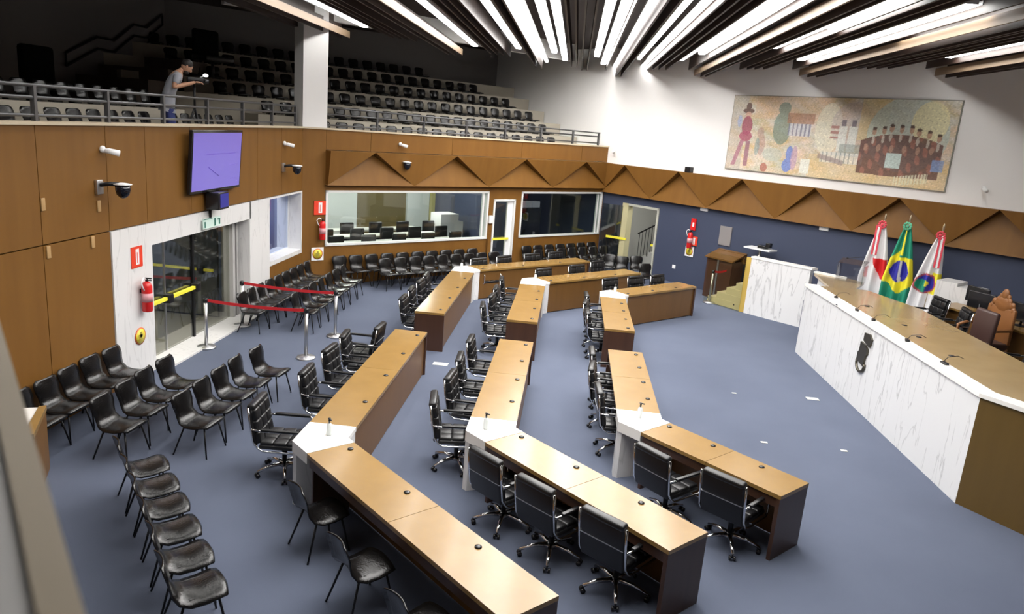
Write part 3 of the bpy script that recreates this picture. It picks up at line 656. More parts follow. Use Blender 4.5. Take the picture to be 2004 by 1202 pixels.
p = Vector((4.6, 21.6, 0)); e = empty('wooden_lectern', p, math.radians(-50), 'dark brown wooden lectern behind the glass panel with papers and a black device on top', 'lectern')
MB().box((-.45, -.25, 0), (.45, .25, 1.15)).build('cabinet', DARKWOOD, e)
MB().add([(-.5, -.3, 1.15), (.5, -.3, 1.15), (.5, .3, 1.35), (-.5, .3, 1.35), (-.5, -.3, 1.19), (.5, -.3, 1.19), (.5, .3, 1.39), (-.5, .3, 1.39)], [(0,3,2,1),(4,5,6,7),(0,1,5,4),(1,2,6,5),(2,3,7,6),(3,0,4,7)]).box((-.5, .2, 1.1), (.5, .3, 1.37)).build('sloping_top', DESKFRONT, e)
MB().box((-.06, -.27, .0), (.0, -.25, 1.15)).build('metal_strip', STEEL, e)
p = Vector((5.35, 20.9, .72)); e = empty('equipment_stand', p, math.radians(-45), 'small white shelf with black recording gear behind the marble screen', 'equipment')
MB().box((-.4, -.2, .9), (.4, .2, .94)).build('shelf', WHITEP, e); MB().tube([(0, 0, 0), (0, 0, .9)], .03).build('post', STEEL, e)
MB().pad((-.05, -.1, .94), (.2, .1, 1.03), .02).pad((.18, -.08, .98), (.32, .06, 1.12), .02).build('camera', BLACK, e)
o = MB().tube([(math.cos(t)*.42, 0, math.sin(t)*.24) for t in [i*math.pi/10 for i in range(11)]], .035, 8).tube([(-.42, 0, 0), (-.7, .1, -.05), (-.8, .1, -.3)], .02, 6)
p = at(1520, 502, 1.48) + Vector((.35, .35, 0)); oo = o.build('black_hoop_stand', BLACKMET, None, p); oo.rotation_euler = (0, 0, math.radians(-45)); tag(oo, 'black hoop of a chair back rising behind the white marble screen', 'chair back')
MB().tube([(0, 0, 0), (0, 0, -.8)], .02, 6).build('stem', BLACKMET, oo)
# microphones on the rim
for j, (x, y) in enumerate([(5.50, 15.11), (5.52, 14.01), (5.54, 13.26), (5.57, 11.94), (5.59, 10.74)]):
    e = empty('desk_microphone', (x, y, 1.555), math.radians(random.uniform(60, 110)), 'small black gooseneck microphone on the podium rim, %s from the flag end' % cards(j), 'microphone', 'podium microphones')
    MB().pad((-.07, -.035, 0), (.07, .035, .03), .01).build('microphone_base', BLACK, e)
    MB().tube([(.03, 0, .03), (.03, -.05, .1), (.02, -.18, .13), (0, -.26, .1)], .005, 6).build('gooseneck', BLACK, e)
for j, (px, py) in enumerate([(1640, 597), (1697, 600), (1770, 637), (1798, 660), (1862, 697)]):
    p = at(px, py, 1.53); o = MB().lathe([(.045, 0), (.045, .008), (.02, .012)], 12).build('desk_socket', BLACK, None, (p.x, p.y, 1.53)); tag(o, 'small dark cable socket set in the tan podium top, %s from the flag end' % cards(j), 'socket', 'podium top sockets')
# chairs and desks on the dais
DZ = .72
def ex_d(x, y, f, lb, z=DZ):
    o = copy_tree(EX0); o.location = (x, y, z); o.rotation_euler = (0, 0, math.radians(f-90)); o['label'] = lb; o['category'] = 'office chair'; o['group'] = 'office chairs on the dais'
ex_d(7.42, 15.5, 185, 'black tufted office chair on the dais right beside the flags')
ex_d(7.45, 14.6, 170, 'black low office chair on the dais left of the brown leather chair')
ex_d(7.42, 12.2, 175, 'black office chair on the dais right of the brown leather chair')
ex_d(7.42, 11.2, 180, 'black office chair on the dais at the right frame edge')
BROWN = mat('brown_leather', (.045, .020, .016), .45); CARVE = mat('carved_wood', (.22, .085, .022), .45)
e = empty('leather_armchair', (7.22, 13.38, DZ), math.radians(100), 'high-backed dark brown leather armchair on the dais before the carved throne', 'armchair')
MB().pad((-.27, -.30, .45), (.27, -.2, 1.2), .05, Matrix.Rotation(math.radians(4), 4, 'X')).build('backrest', BROWN, e)
MB().pad((-.28, -.25, .38), (.28, .28, .5), .04).build('seat', BROWN, e)
for sx in (-1, 1): MB().pad((sx*.31-.03, -.22, .6), (sx*.31+.03, .25, .66), .015).tube([(sx*.31, .2, .62), (sx*.31, .2, .42)], .02).build('armrest', BROWN, e)
MB().tube([(0, 0, 0.02), (0, 0, .4)], .04).box((-.25, -.03, 0), (.25, .03, .04)).box((-.03, -.25, 0), (.03, .25, .04)).build('pedestal', BLACKMET, e)
e = empty('carved_throne', (7.85, 14.0, DZ), math.radians(100), 'tall orange-brown carved wooden throne with an ornate crest on the dais', 'chair')
m = MB().pad((-.34, -.3, .5), (.34, -.24, 1.15), .02); m.build('backrest', CARVE, e)
m = MB()
for i in range(7):
    t = math.pi*i/6; m.ell((.26*math.cos(t), -.27, 1.13+.16*math.sin(t)), (.06, .035, .07))
m.ell((0, -.27, 1.38), (.09, .04, .11)).ell((-.09, -.27, 1.34), (.05, .03, .06)).ell((.09, -.27, 1.34), (.05, .03, .06)).ell((0, -.26, 1.2), (.22, .035, .15)); m.build('carved_crest', CARVE, e)
MB().pad((-.33, -.28, .4), (.33, .3, .52), .03).build('seat', BROWN, e)
for sx in (-1, 1):
    for y in (-.26, .26): MB().tube([(sx*.3, y, 0), (sx*.3, y, .42)], [.022, .035], 8).build('leg', CARVE, e)
    MB().tube([(sx*.34, -.26, .78), (sx*.35, .1, .76), (sx*.35, .26, .7), (sx*.34, .27, .45)], .03, 8).build('armrest', CARVE, e)
def staff_desk(x, y, rz, lb):
    e = empty('staff_desk', (x, y, DZ), rz, lb, 'desk', 'staff desks on the dais')
    MB().box((-.7, -.35, .72), (.7, .35, .76)).build('desk_top', DESKWOOD, e); MB().box((-.68, -.33, 0), (-.64, .33, .72)).build('end_panel', DARKWOOD, e); MB().box((.64, -.33, 0), (.68, .33, .72)).build('end_panel', DARKWOOD, e)
    MB().box((-.64, -.3, .15), (.64, -.27, .72)).build('front_panel', DESKFRONT, e)
staff_desk(8.45, 15.45, math.radians(-62), 'wooden staff desk on the dais behind the throne, beside the white marble block')
staff_desk(8.75, 14.0, math.radians(-75), 'wooden staff desk on the dais right of the throne carrying the monitors')
staff_desk(8.6, 12.1, math.radians(-80), 'wooden staff desk on the dais cut by the right frame edge')
def monitor(x, y, rz, lb):
    e = empty('monitor', (x, y, DZ+.76), rz, lb, 'monitor', 'monitors on the staff desks')
    MB().pad((-.27, -.02, .1), (.27, .03, .43), .012).build('screen', BLACK, e); MB().box((-.1, -.08, 0), (.1, .08, .015)).tube([(0, .03, 0), (0, .03, .2)], .02).build('stand', BLACKMET, e)
monitor(8.6, 15.85, math.radians(-70), 'black computer monitor beside the white marble block on the dais')
monitor(8.35, 15.2, math.radians(120), 'second black monitor with a white back plate, left of the throne crest')
monitor(8.65, 14.35, math.radians(-80), 'black monitor right of the carved throne')
monitor(8.8, 13.75, math.radians(-80), 'dark grey monitor at the right frame edge on the staff desk')
# white marble block with an engraved front
e = empty('marble_block', (8.62, 16.55, DZ), math.radians(-45), 'white marble block with faint engraving standing by the blue wall right of the flags', 'block')
MB().box((-.42, -.3, 0), (.0, .3, 1.15)).box((.0, -.3, .45), (.42, .3, 1.08)).build('marble_body', MARBLE, e)
# ================================================================== FLAGS
FL = mat('flag_cloth', (1, 1, 1), .7, attr=True)
def flag(px, zt, lean, lb, paint, rosette, ribbon, width, foot):
    """px: world xy of the pole; cloth hangs in folds, narrow at the top and fuller below."""
    e = empty('flag', (px[0], px[1], DZ), math.radians(-45+8), lb, 'flag')
    MB().tube([(0, 0, 0), (lean, 0, zt-DZ)], .014, 8).build('flag_pole', mat('pole_metal', (.6, .5, .35), .3, .8), e)
    MB().ell((lean, 0, zt-DZ+.03), (.025, .025, .09)).build('pole_finial', MATS['pole_metal'], e)
    MB().lathe([(.16, 0), (.16, .03), (.03, .06)], 14).build('pole_base', BLACKMET, e)
    nu, nv = 44, 84; top = zt-DZ-.16; vs = []; cs = []
    for j in range(nv+1):
        v = j/nv; z = top-(top-foot)*v; wd = width[0]+(width[1]-width[0])*min(1, v*1.6)**.8
        for i in range(nu+1):
            u = i/nu; cx = lean*(1-v*.9)
            x = cx+wd*(u-.5)+width[2]*v; y = -.04-(.02+.05*min(1, 2*v))*math.sin(u*math.pi*5+v*1.3)-.03
            vs.append((x, y, z)); cs.append(paint(u, v))
    fs = [(j*(nu+1)+i, j*(nu+1)+i+1, (j+1)*(nu+1)+i+1, (j+1)*(nu+1)+i) for j in range(nv) for i in range(nu)]
    me = bpy.data.meshes.new('flag_cloth'); me.from_pydata(vs, [], fs); me.materials.append(FL)
    ca = me.color_attributes.new('paint', 'FLOAT_COLOR', 'POINT')
    for i, c in enumerate(cs): ca.data[i].color = (*c, 1)
    for p in me.polygons: p.use_smooth = True
    o = bpy.data.objects.new('flag_cloth', me); COL.objects.link(o); o.parent = e
    md = o.modifiers.new('t', 'SOLIDIFY'); md.thickness = .004
    rc = mat('rosette_'+rosette[0], rosette[1], .5)
    r = MB()
    for k in range(10):
        t = math.pi*2*k/10; r.ell((.075*math.cos(t), -.14, .075*math.sin(t)+top+.02), (.03, .015, .03), 8, 5)
    r.ell((0, -.15, top+.02), (.04, .015, .04), 8, 5); o2 = r.build('rosette', rc, e); o2.location.x = lean
    if ribbon:
        for sx, cc in ((-.05, rc), (.0, WHITEP), (.04, rc)):
            MB().box((sx-.02+ribbon*.0, -.15, top-.72), (sx+.02, -.145, top), TL((lean+ribbon, 0, 0))).build('ribbon', cc, e)
W_ = (.78, .77, .78); RD = (.62, .01, .015); GR = (.015, .27, .17); YE = (.85, .75, .03); BL = (.03, .03, .36)
def minas(u, v):
    # red triangle low on a white field
    x, y = u, v
    if .40 < v < .64 and u > .30+(v-.40)*1.8 and u < .98-(v-.40)*.35: return RD
    return W_
def brasil(u, v):
    # draped: rhombus, disc and band as the folds show them
    v = v+.09; du = (u-.5)*.72; dv = (v-.60)
    if du*du*.66+dv*dv*3.1 < .215**2:
        return (.8, .8, .85) if abs(u-.53-(v-.6)*.05) < .035 else BL
    if abs(v-.60)*1.3 + abs(u-.5)*.35 < .36 and not (v < .44 and u > .40) and not (v > .74 and u < .62-(.88-v)*3.5): return YE
    if v < .42 and abs(u-.48) < .05: return YE
    return GR
def city(u, v):
    v = v+.03; du, dv = (u-.42)*.42, (v-.60)*1.5; r = math.hypot(du, dv)
    if r < .055 and u > .45: return YE
    if r < .15: return GR if u < .5 and v > .56 else BL
    if r < .18: return (.45, .08, .1)
    if u > .6 and .47 < v < .72: return YE
    return W_
flag((7.51, 18.51), 2.95, .03, 'white state flag with a red triangle, leftmost of the three flags', minas, ('red', (.65, .05, .08)), -.06, (.12, .66, .03), .05)
flag((7.93, 18.07), 3.0, -.0, 'green and yellow national flag with a blue disc, middle of the three flags', brasil, ('green', (.1, .42, .25)), 0, (.12, .66, .0), .05)
flag((8.42, 17.60), 2.9, .06, 'white city flag with a round green and blue emblem, rightmost of the three flags', city, ('red', (.65, .05, .08)), .05, (.12, .58, -.10), .05)
# ================================================================== MURAL
def mural(u, v):   # u right, v up
    rnd = random.random
    def f(a, b): return math.sin(a*7.3+math.sin(b*9.1)*1.7)*math.sin(b*6.1+a*3.3+1.2)
    n = f(u*3.1, v*1.3)*.6+f(u*9+1, v*4)*.5+f(u*31, v*13)*.5+(rnd()-.5)*.4
    c = [.60+.08*n, .51+.08*n, .38+.13*n]; m3 = f(u*5+2, v*2+1); c = [c[0]+.05*m3, c[1]-.02*m3, c[2]-.06*m3]
    def mixc(k, a): 
        for i in range(3): c[i] = c[i]*(1-a)+k[i]*a
    def el(cx, cy, rx, ry): return ((u-cx)/rx)**2+((v-cy)/ry)**2 < 1
    if u < .08: mixc((.42, .38, .33), .6)
    if v < .3 and u > .42: mixc((.68, .50, .25), .6)
    if .12 < u < .5 and v > .7: mixc((.62, .40, .25), .4)
    if el(.49, .62, .06, .32): mixc((.70, .66, .52), .8)
    if el(.60, .68, .1, .28): mixc((.50, .42, .42), .5)
    if .62 < u < .74 and v > .5: mixc((.66, .52, .24), .6)
    if el(.82, .6, .16, .44): mixc((.50, .58, .52), .75)
    if el(.90, .75, .07, .24): mixc((.76, .70, .42), .8)
    if el(.27, .85, .03, .08) or el(.27, .6, .045, .22): mixc((.16, .24, .20), .75)
    if .29 < u < .42 and .66 < v < .80: mixc((.36, .17, .11), .7)
    if .30 < u < .41 and .50 < v < .66: mixc((.58, .58, .62) if int(u*150) % 3 else (.2, .2, .3), .8)
    if .50 < u < .56 and .5 < v < .66 and int(v*30) % 2: mixc((.36, .14, .12), .8)
    for tx in (.555, .60):
        if abs(u-tx) < .018 and .35 < v < .66: mixc((.70, .72, .66), .8)
        if abs(u-tx) < .01 and .66 <= v < .74: mixc((.12, .10, .13), .8)
    if .55 < u < .66 and .30 < v < .45: mixc((.22, .26, .24), .6)
    if .47 < u < .66 and .2 < v < .34: mixc((.70, .68, .62) if int(u*200) % 4 else (.25, .3, .3), .7)
    if abs(v-(.28-.6*(u-.46))) < .03 and .46 < u < .58: mixc((.28, .2, .2), .7)
    # soldier
    if el(.085, .80, .03, .035) or el(.085, .86, .014, .05): mixc((.12, .06, .05), .9)
    if el(.087, .74, .016, .05): mixc((.55, .33, .25), .8)
    if el(.087, .60, .028, .13): mixc((.32, .08, .12), .9)
    if el(.086, .46, .034, .07): mixc((.36, .09, .14), .9)
    if abs(u-(.062+.0*v)-(v-.3)*.10) < .011 and .05 < v < .4: mixc((.36, .15, .2), .85)
    if abs(u-.103) < .011 and .05 < v < .4: mixc((.28, .12, .17), .85)
    if el(.045, .66, .012, .08): mixc((.3, .38, .6), .7)
    if el(.165, .52, .018, .07) or el(.175, .36, .02, .14): mixc((.40, .24, .2), .65)
    if el(.155, .33, .012, .12): mixc((.25, .33, .32), .7)
    if el(.24, .24, .05, .09): mixc((.48, .50, .42), .7)
    if el(.205, .06, .018, .06): mixc((.38, .12, .08), .85)
    if el(.325, .27, .017, .10) or el(.32, .12, .024, .09): mixc((.14, .22, .55), .85)
    if el(.35, .22, .016, .16): mixc((.48, .30, .42), .7)
    if .385 < u < .43 and .04 < v < .22: mixc((.76, .76, .68), .9)
    # group portrait
    if .64 < u < .965 and .10+abs(u-.8)*.1 < v < .60-abs(u-.80)**2*3.5:
        mixc((.13, .055, .045), .9)
        if math.sin(u*120)*math.sin(v*23+u*40) > .35: mixc((.36, .15, .11), .7)
    for i in range(8):
        hx = .69+.036*i+.004*math.sin(i*2.1); hy = .62+.05*math.sin(i*.55)-.01*(i % 2)
        if el(hx, hy, .009, .045): mixc((.45, .27, .18), .9)
        if el(hx, hy+.035, .009, .02): mixc((.08, .05, .04), .9)
        if el(hx, hy-.10, .006, .05): mixc((.62, .56, .48), .7)
    for i in range(6):
        hx = .665+.052*i; hy = .43+.01*math.sin(i*3.)
        if el(hx, hy, .009, .045): mixc((.42, .25, .18), .85)
    if .755 < u < .815 and .20 < v < .38: mixc((.52, .62, .58), .95)
    if .935 < u < .98 and .20 < v < .34: mixc((.22, .32, .55), .8)
    if .80 < u < .93 and .0 < v-(u-.8)*.5 < .11 and int(u*260) % 3: mixc((.72, .70, .50), .7)
    g = 1+.35*f(u*47, v*17)*f(u*19+3, v*8)+(rnd()-.5)*.12
    return [max(0, min(1, x*g)) for x in c]
me = bpy.data.meshes.new('mural_canvas'); nu, nv = 360, 120; vs = []; cs = []
P0 = TC @ Vector((7.67, -.06, 3.70)); TI = TL(-P0)
s0, s1, z0, z1 = 4.69, 10.65, 3.71, 5.74
for j in range(nv+1):
    for i in range(nu+1):
        vs.append((TI @ (TC @ Vector((s0+(s1-s0)*i/nu, -.055, z0+(z1-z0)*j/nv))))[:]); cs.append(mural(i/nu, j/nv))
me.from_pydata(vs, [], [(j*(nu+1)+i, j*(nu+1)+i+1, (j+1)*(nu+1)+i+1, (j+1)*(nu+1)+i) for j in range(nv) for i in range(nu)])
me.materials.append(mat('mural_paint', (1, 1, 1), .6, attr=True)); ca = me.color_attributes.new('paint', 'FLOAT_COLOR', 'POINT')
for i, c in enumerate(cs): ca.data[i].color = (*c, 1)
e = empty('mural_painting', P0, 0, 'wide pastel painted mural of townscape and group portrait on the white wall', 'painting')
o = bpy.data.objects.new('canvas', me); COL.objects.link(o); o.parent = e
MB().box((s0-.02, -.05, z0-.02), (s1+.02, -.002, z1+.02), TI @ TC).build('frame', mat('frame_grey', (.25, .24, .2), .5), e)
# ================================================================== TV and wall devices
T0 = TL((-6.52, 13.29, 3.37)) @ Matrix.Rotation(math.radians(5), 4, 'Y')
e = empty('television', (-6.63, 13.29, 3.37), 0, 'large wall television showing a plain violet screen above the entrance', 'television'); 
T = TL((.13, 0, 0)) @ Matrix.Rotation(math.radians(4), 4, 'Y')
MB().pad((-.03, -.97, -.55), (.03, .97, .55), .01, T).build('bezel', mat('glossy_black', (.008, .008, .01), .15), e)
MB().box((-.09, -.2, -.2), (0, .2, .2), T).build('wall_mount', BLACKMET, e)
sc = MB().box((.031, -.925, -.50), (.033, .925, .505), T).build('screen', mat('violet_screen', (.135, .108, .37), .2, emit=.75), e)
tx = MB()
for z, a, b in ((.12, -.45, .65), (-.10, .45, .75), (-.36, .55, .7), (-.42, .78, .82)): tx.box((.0335, a, z), (.0345, b, z+.015), T)
tx.tube([T@Vector((.035, -.35, -.1)), T@Vector((.035, .05, -.27))], .01, 4); tx.build('screen_marks', mat('screen_dark_violet', (.12, .08, .4), .3, emit=.5), sc)
e = empty('wall_speaker', (-6.63, 13.22, 2.62), 0, 'small dark box with a painted blue reflection on a bracket under the television', 'device')
MB().pad((.04, -.2, -.12), (.3, .2, .2), .02).build('box_body', BLACK, e); MB().box((.3, -.15, -.08), (.305, .17, .17)).build('reflection_face', mat('purple_reflection', (.02, .02, .25), .15), e); MB().box((0, -.03, -.05), (.04, .03, .1)).build('bracket', BLACKMET, e)  # purple reflection on the box put into the colour of its face
e = empty('exit_sign', (-6.63, 13.2, 2.24), 0, 'small green exit sign hanging over the glass entrance', 'sign')
MB().box((.06, -.33, -.09), (.075, .33, .09)).build('sign_plate', mat('sign_mint', (.55, .68, .62), .4, emit=.15), e)
g = MB(); SG = mat('sign_green', (.03, .16, .12), .4)
g.box((.0755, .08, -.07), (.079, .14, .07)).box((.0755, -.32, .075), (.079, -.0, .088)).box((.0755, .2, .03), (.079, .31, .05)).box((.0755, .26, -.06), (.079, .31, .04)).box((.0755, -.29, -.07), (.079, -.25, .04)).build('sign_graphics', SG, e)
MB().box((.03, -.02, .09), (.06, .02, .4)).build('hanger', BLACKMET, e)
def ptz(T, s, z, lb):
    p = T @ Vector((s, 0, z)); e = empty('dome_camera', p, math.atan2(T[1][0], T[0][0]), lb, 'camera', 'black dome cameras')
    MB().pad((-.07, -.05, -.1), (.07, 0, .1), .01).build('wall_plate', STEEL, e)
    MB().tube([(0, -.03, .03), (.05, -.15, .05), (.1, -.26, .05)], .03, 8).build('bracket_arm', BLACKMET, e)
    MB().lathe([(.12, .045), (.125, .055), (.06, .07)], 16, TL((.12, -.3, 0))).build('camera_cap', WHITEP, e)
    MB().lathe([(.1, .045), (.1, -.03), (.085, -.09), (.045, -.135), (.01, -.15)], 16, TL((.12, -.3, 0))).build('camera_dome', mat('dome_dark', (.006, .008, .015), .1), e)
def bullet(T, s, z, lb, m=WHITEP):
    p = T @ Vector((s, 0, z)); e = empty('wall_camera', p, math.atan2(T[1][0], T[0][0]), lb, 'camera', 'small white wall cameras')
    MB().ell((0, -.03, .02), (.05, .04, .05)).build('camera_mount', m, e)
    MB().tube([(0, -.05, .0), (.03, -.1, -.0), (.12, -.2, -.03)], [.03, .04, .045], 10).build('camera_body', m, e)
ptz(TA, 10.0, 3.12, 'black dome camera on a bracket on the left wooden wall, nearest one'); ptz(TA, 16.75, 3.08, 'black dome camera on the left wooden wall between television and column')
ptz(TB, 2.7, 3.2, 'black dome camera on the folded wooden band of the back wall'); 
bullet(TA, 10.12, 3.62, 'small white camera on the left wooden wall above the nearest dome camera'); bullet(TA, 16.8, 3.6, 'small white camera on the left wooden wall near the column'); bullet(TB, 2.75, 3.68, 'small white camera on the upper board of the back wall')
bullet(TC, .28, 3.85, 'small white camera at the foot of the white wall near the gallery rail end'); bullet(TC, 11.45, 3.85, 'small white camera on the white wall right of the mural')
e = empty('black_sensor', TC @ Vector((3.45, 0, 3.5)), math.radians(-45), 'small black box on the top edge of the folded wooden band', 'sensor'); MB().pad((-.1, -.17, -.06), (.1, .1, .12), .01).build('sensor_body', BLACK, e)
for (y, z, w2, lb) in ((8.88, 2.98, .0, 'beside the first vertical joint'), (10.0, 2.85, 0, 'below the nearest dome camera'), (8.92, 2.36, 0, 'on the horizontal joint at the left'), (9.82, 2.36, 0, 'on the horizontal joint beside the marble')):
    o = MB().pad((-.035, -.02, -.08), (.035, .0, .08), .006).build('wall_clip', mat('light_wood_clip', (.42, .26, .11), .5), None, TA @ Vector((y, 0, z))); o.rotation_euler = (0, 0, math.radians(90)); tag(o, 'small light wooden clip on the left wall '+lb, 'wall clip', 'light wooden wall clips')
# fire signs and extinguishers
def text_arrow_sign(T, s, z, sz, lb, name='fire_sign'):
    p = T @ Vector((s, 0, z)); e = empty(name, p, math.atan2(T[1][0], T[0][0]), lb, 'sign', 'red extinguisher signs')
    MB().box((-sz/2, -.03, -sz/2*1.1), (sz/2, -.022, sz/2*1.1)).build('sign_plate', mat('sign_red', (.70, .05, .02), .4), e)
    g = MB().box((-sz*.12, -.034, -sz*.4), (sz*.18, -.030, sz*.42)); g.build('white_pictogram', WHITEP, e)
    MB().box((-sz*.02, -.037, -sz*.3), (sz*.03, -.034, sz*.25)).build('red_pictogram', MATS['sign_red'], e)
def exting(T, s, z, lb, sc=1.0):
    p = T @ Vector((s, 0, z)); e = empty('fire_extinguisher', p, math.atan2(T[1][0], T[0][0]), lb, 'fire extinguisher')
    q = TL((0, -.12, 0))
    b = MB().lathe([(.07, 0), (.08, .015), (.08, .40), (.06, .46), (.025, .49)], 20, q).build('cylinder', RED, e)
    MB().lathe([(.0812, .16), (.0812, .30)], 20, q).build('paper_label', mat('label_pink', (.62, .30, .32), .5), b)
    MB().tube([(0, -.12, .48), (0, -.12, .53)], .02, 8).box((-.015, -.2, .53), (.015, -.1, .545)).box((-.015, -.2, .50), (.015, -.1, .51)).build('valve_handle', BLACKMET, e)
    MB().tube([(-.02, -.12, .52), (-.1, -.13, .56), (-.16, -.13, .50), (-.13, -.13, .42), (-.09, -.13, .36)], .011, 8).build('hose', WHITEP, e)
    MB().box((-.03, -.045, .3), (.03, .03, .36)).build('wall_bracket', BLACKMET, e)
text_arrow_sign(TA, 10.84, 1.98, .30, 'square red extinguisher sign on the marble left of the entrance')
exting(TA, 10.92, 1.1, 'red fire extinguisher hung on the marble left of the glass entrance')
def round_notice(T, s, z, r, sq, lb):
    p = T @ Vector((s, 0, z)); e = empty('round_notice', p, math.atan2(T[1][0], T[0][0]), lb, 'sign')
    if sq: MB().box((-r*1.2, -.03, -r*1.2), (r*1.2, -.022, r*1.2)).build('backing_plate', WHITEP, e)
    rot = Matrix.Rotation(math.radians(90), 4, 'X')
    MB().lathe([(r, .024), (r, .034)], 28, rot).build('red_ring', mat('ring_red', (.6, .12, .02), .4), e)
    MB().lathe([(r*.85, .03), (r*.85, .038)], 28, rot).build('yellow_disc', mat('disc_yellow', (.75, .60, .05), .4), e)
    MB().box((-.02, -.042, -r*.4), (.03, -.038, r*.5)).box((-r*.4, -.042, -.02), (r*.4, -.038, .03)).build('dark_pictogram', mat('olive_mark', (.35, .30, .05), .5), e)
round_notice(TA, 10.84, .70, .14, False, 'round yellow notice with red rim low on the marble left of the entrance')
text_arrow_sign(TB, .47, 2.02, .32, 'square red extinguisher sign on the wood between blue window and long window')
exting(TB, .5, 1.22, 'red fire extinguisher on the wooden pier left of the long window')
round_notice(TB, .42, .84, .14, True, 'round yellow notice on a white square beside the far left chairs')
# extinguisher group on the blue wall
e = empty('fire_sign', TC @ Vector((3.85, 0, 2.0)), math.radians(-45), 'tall narrow red sign projecting above the extinguisher on the blue wall', 'sign'); MB().box((-.09, -.05, -.25), (.09, -.03, .1)).build('sign_plate', RED, e); MB().box((-.03, -.055, -.15), (.03, -.05, -.02)).build('white_pictogram', WHITEP, e)
exting(TC, 3.85, 1.2, 'red fire extinguisher on the blue wall beside the stair doorway')
text_arrow_sign(TC, 3.93, 1.42, .26, 'square red sign half covering the extinguisher on the blue wall')
round_notice(TC, 3.82, 1.08, .13, True, 'round yellow notice on a white square below the extinguisher on the blue wall')
o = MB().box((-.2, -.03, -.28), (.2, 0, .28)).build('wall_plaque', mat('plaque_grey', (.30, .28, .28), .4, .3), None, TC @ Vector((5.0, 0, 1.75))); o.rotation_euler = (0, 0, math.radians(-45)); tag(o, 'grey rectangular metal plaque on the blue wall left of the podium', 'plaque')
for s_, z_, lb in ((3.3, .5, 'low on the blue wall left of the red belt post'),):
    o = MB().pad((-.06, -.015, -.06), (.06, 0, .06), .006).build('wall_socket', WHITEP, None, TC @ Vector((s_, 0, z_))); o.rotation_euler = (0, 0, math.radians(-45)); tag(o, 'small white wall socket '+lb, 'socket')
for s_, lb in ((4.15, 'left of the plaque'), (7.95, 'left of the flags')):
    e = empty('emergency_light', TC @ Vector((s_, 0, 2.42)), math.radians(-45), 'small white emergency light under the wooden band '+lb, 'emergency light', 'emergency lights on the blue wall'); MB().pad((-.13, -.05, -.05), (.13, 0, .05), .01).build('light_body', WHITEP, e)
e = empty('door_keypad', TB @ Vector((6.03, 0, 1.62)), math.radians(45), 'white access box on the wood between long window and glass door', 'keypad'); MB().pad((-.07, -.06, -.12), (.07, 0, .12), .01).build('keypad_body', WHITEP, e)
# ================================================================== STANCHIONS
def stanchion(x, y, lb):
    e = empty('belt_stanchion', (x, y, 0), 0, lb, 'stanchion', 'silver belt stanchions')
    MB().lathe([(.17, 0), (.175, .015), (.16, .035), (.04, .05), (.033, .055)], 24).build('stanchion_base', STEEL, e)
    MB().tube([(0, 0, .05), (0, 0, .86)], .032, 14).build('stanchion_pole', STEEL, e)
    MB().lathe([(.042, .86), (.045, .88), (.045, .93), (.03, .945)], 14).build('belt_head', BLACK, e)
ST = [((-6.42, 12.62), 'silver belt stanchion nearest, right before the glass entrance'), ((-6.45, 14.2), 'silver belt stanchion by the right jamb of the entrance'), ((-4.53, 12.6), 'silver belt stanchion standing free closest to the desks'), ((-4.47, 14.1), 'silver belt stanchion at the far end of the red belt before the chair row'), ((4.15, 20.8), 'silver belt stanchion before the blue wall by the podium')]
for (x, y), lb in ST: stanchion(x, y, lb)
def belt(a, b, lb):
    a = Vector((a[0], a[1], .9)); b = Vector((b[0], b[1], .9)); d = (b-a).normalized(); n = Vector((-d.y, d.x, 0))*.0015
    a = a+d*.045; b = b-d*.045; m_ = MB(); c = (a+b)/2; N_ = 8; vs = []
    for i in range(N_+1):
        t = i/N_; p = a+(b-a)*t-Vector((0, 0, .03*4*t*(1-t)))-c
        vs += [p+n+Vector((0,0,.028)), p-n+Vector((0,0,.028)), p-n-Vector((0,0,.028)), p+n-Vector((0,0,.028))]
    fs = [(4*i+k, 4*i+(k+1) % 4, 4*i+4+(k+1) % 4, 4*i+4+k) for i in range(N_) for k in range(4)]+[(0,1,2,3), (4*N_+3, 4*N_+2, 4*N_+1, 4*N_)]
    m_.add(vs, fs); tag(m_.build('barrier_belt', REDBELT, None, c), lb, 'belt', 'red barrier belts')
belt(ST[0][0], ST[2][0], 'red barrier belt stretched between the two nearest stanchions'); belt(ST[1][0], ST[3][0], 'red barrier belt stretched between the two farther stanchions'); belt(ST[4][0], (4.62, 21.2), 'short red barrier belt beside the dark lectern')
# ================================================================== SMALL THINGS
for j, ((x, y), lb) in enumerate([((-2.51, 7.78), 'the nearest marble corner on the gallery side'), ((-.77, 8.44), 'the near middle marble corner'), ((1.18, 9.36), 'the near marble corner closest to the podium'), ((-2.60, 18.45), 'the farthest marble corner'), ((-.68, 17.85), 'the far middle marble corner'), ((1.24, 17.22), 'the far marble corner closest to the podium')]):
    e = empty('sanitizer_bottle', (x, y, .784), random.uniform(-1, 1), 'clear pump bottle of sanitizer on '+lb, 'bottle', 'sanitizer bottles')
    MB().lathe([(.03, 0), (.034, .01), (.034, .11), (.026, .135), (.013, .145)], 16).build('bottle_body', mat('clear_gel', (.72, .76, .76), .15), e)
    MB().tube([(0, 0, .145), (0, 0, .20)], .012, 8).tube([(0, 0, .2), (.05, 0, .195)], .009, 6).ell((0, 0, .2), (.022, .018, .01)).build('pump', BLACK, e)
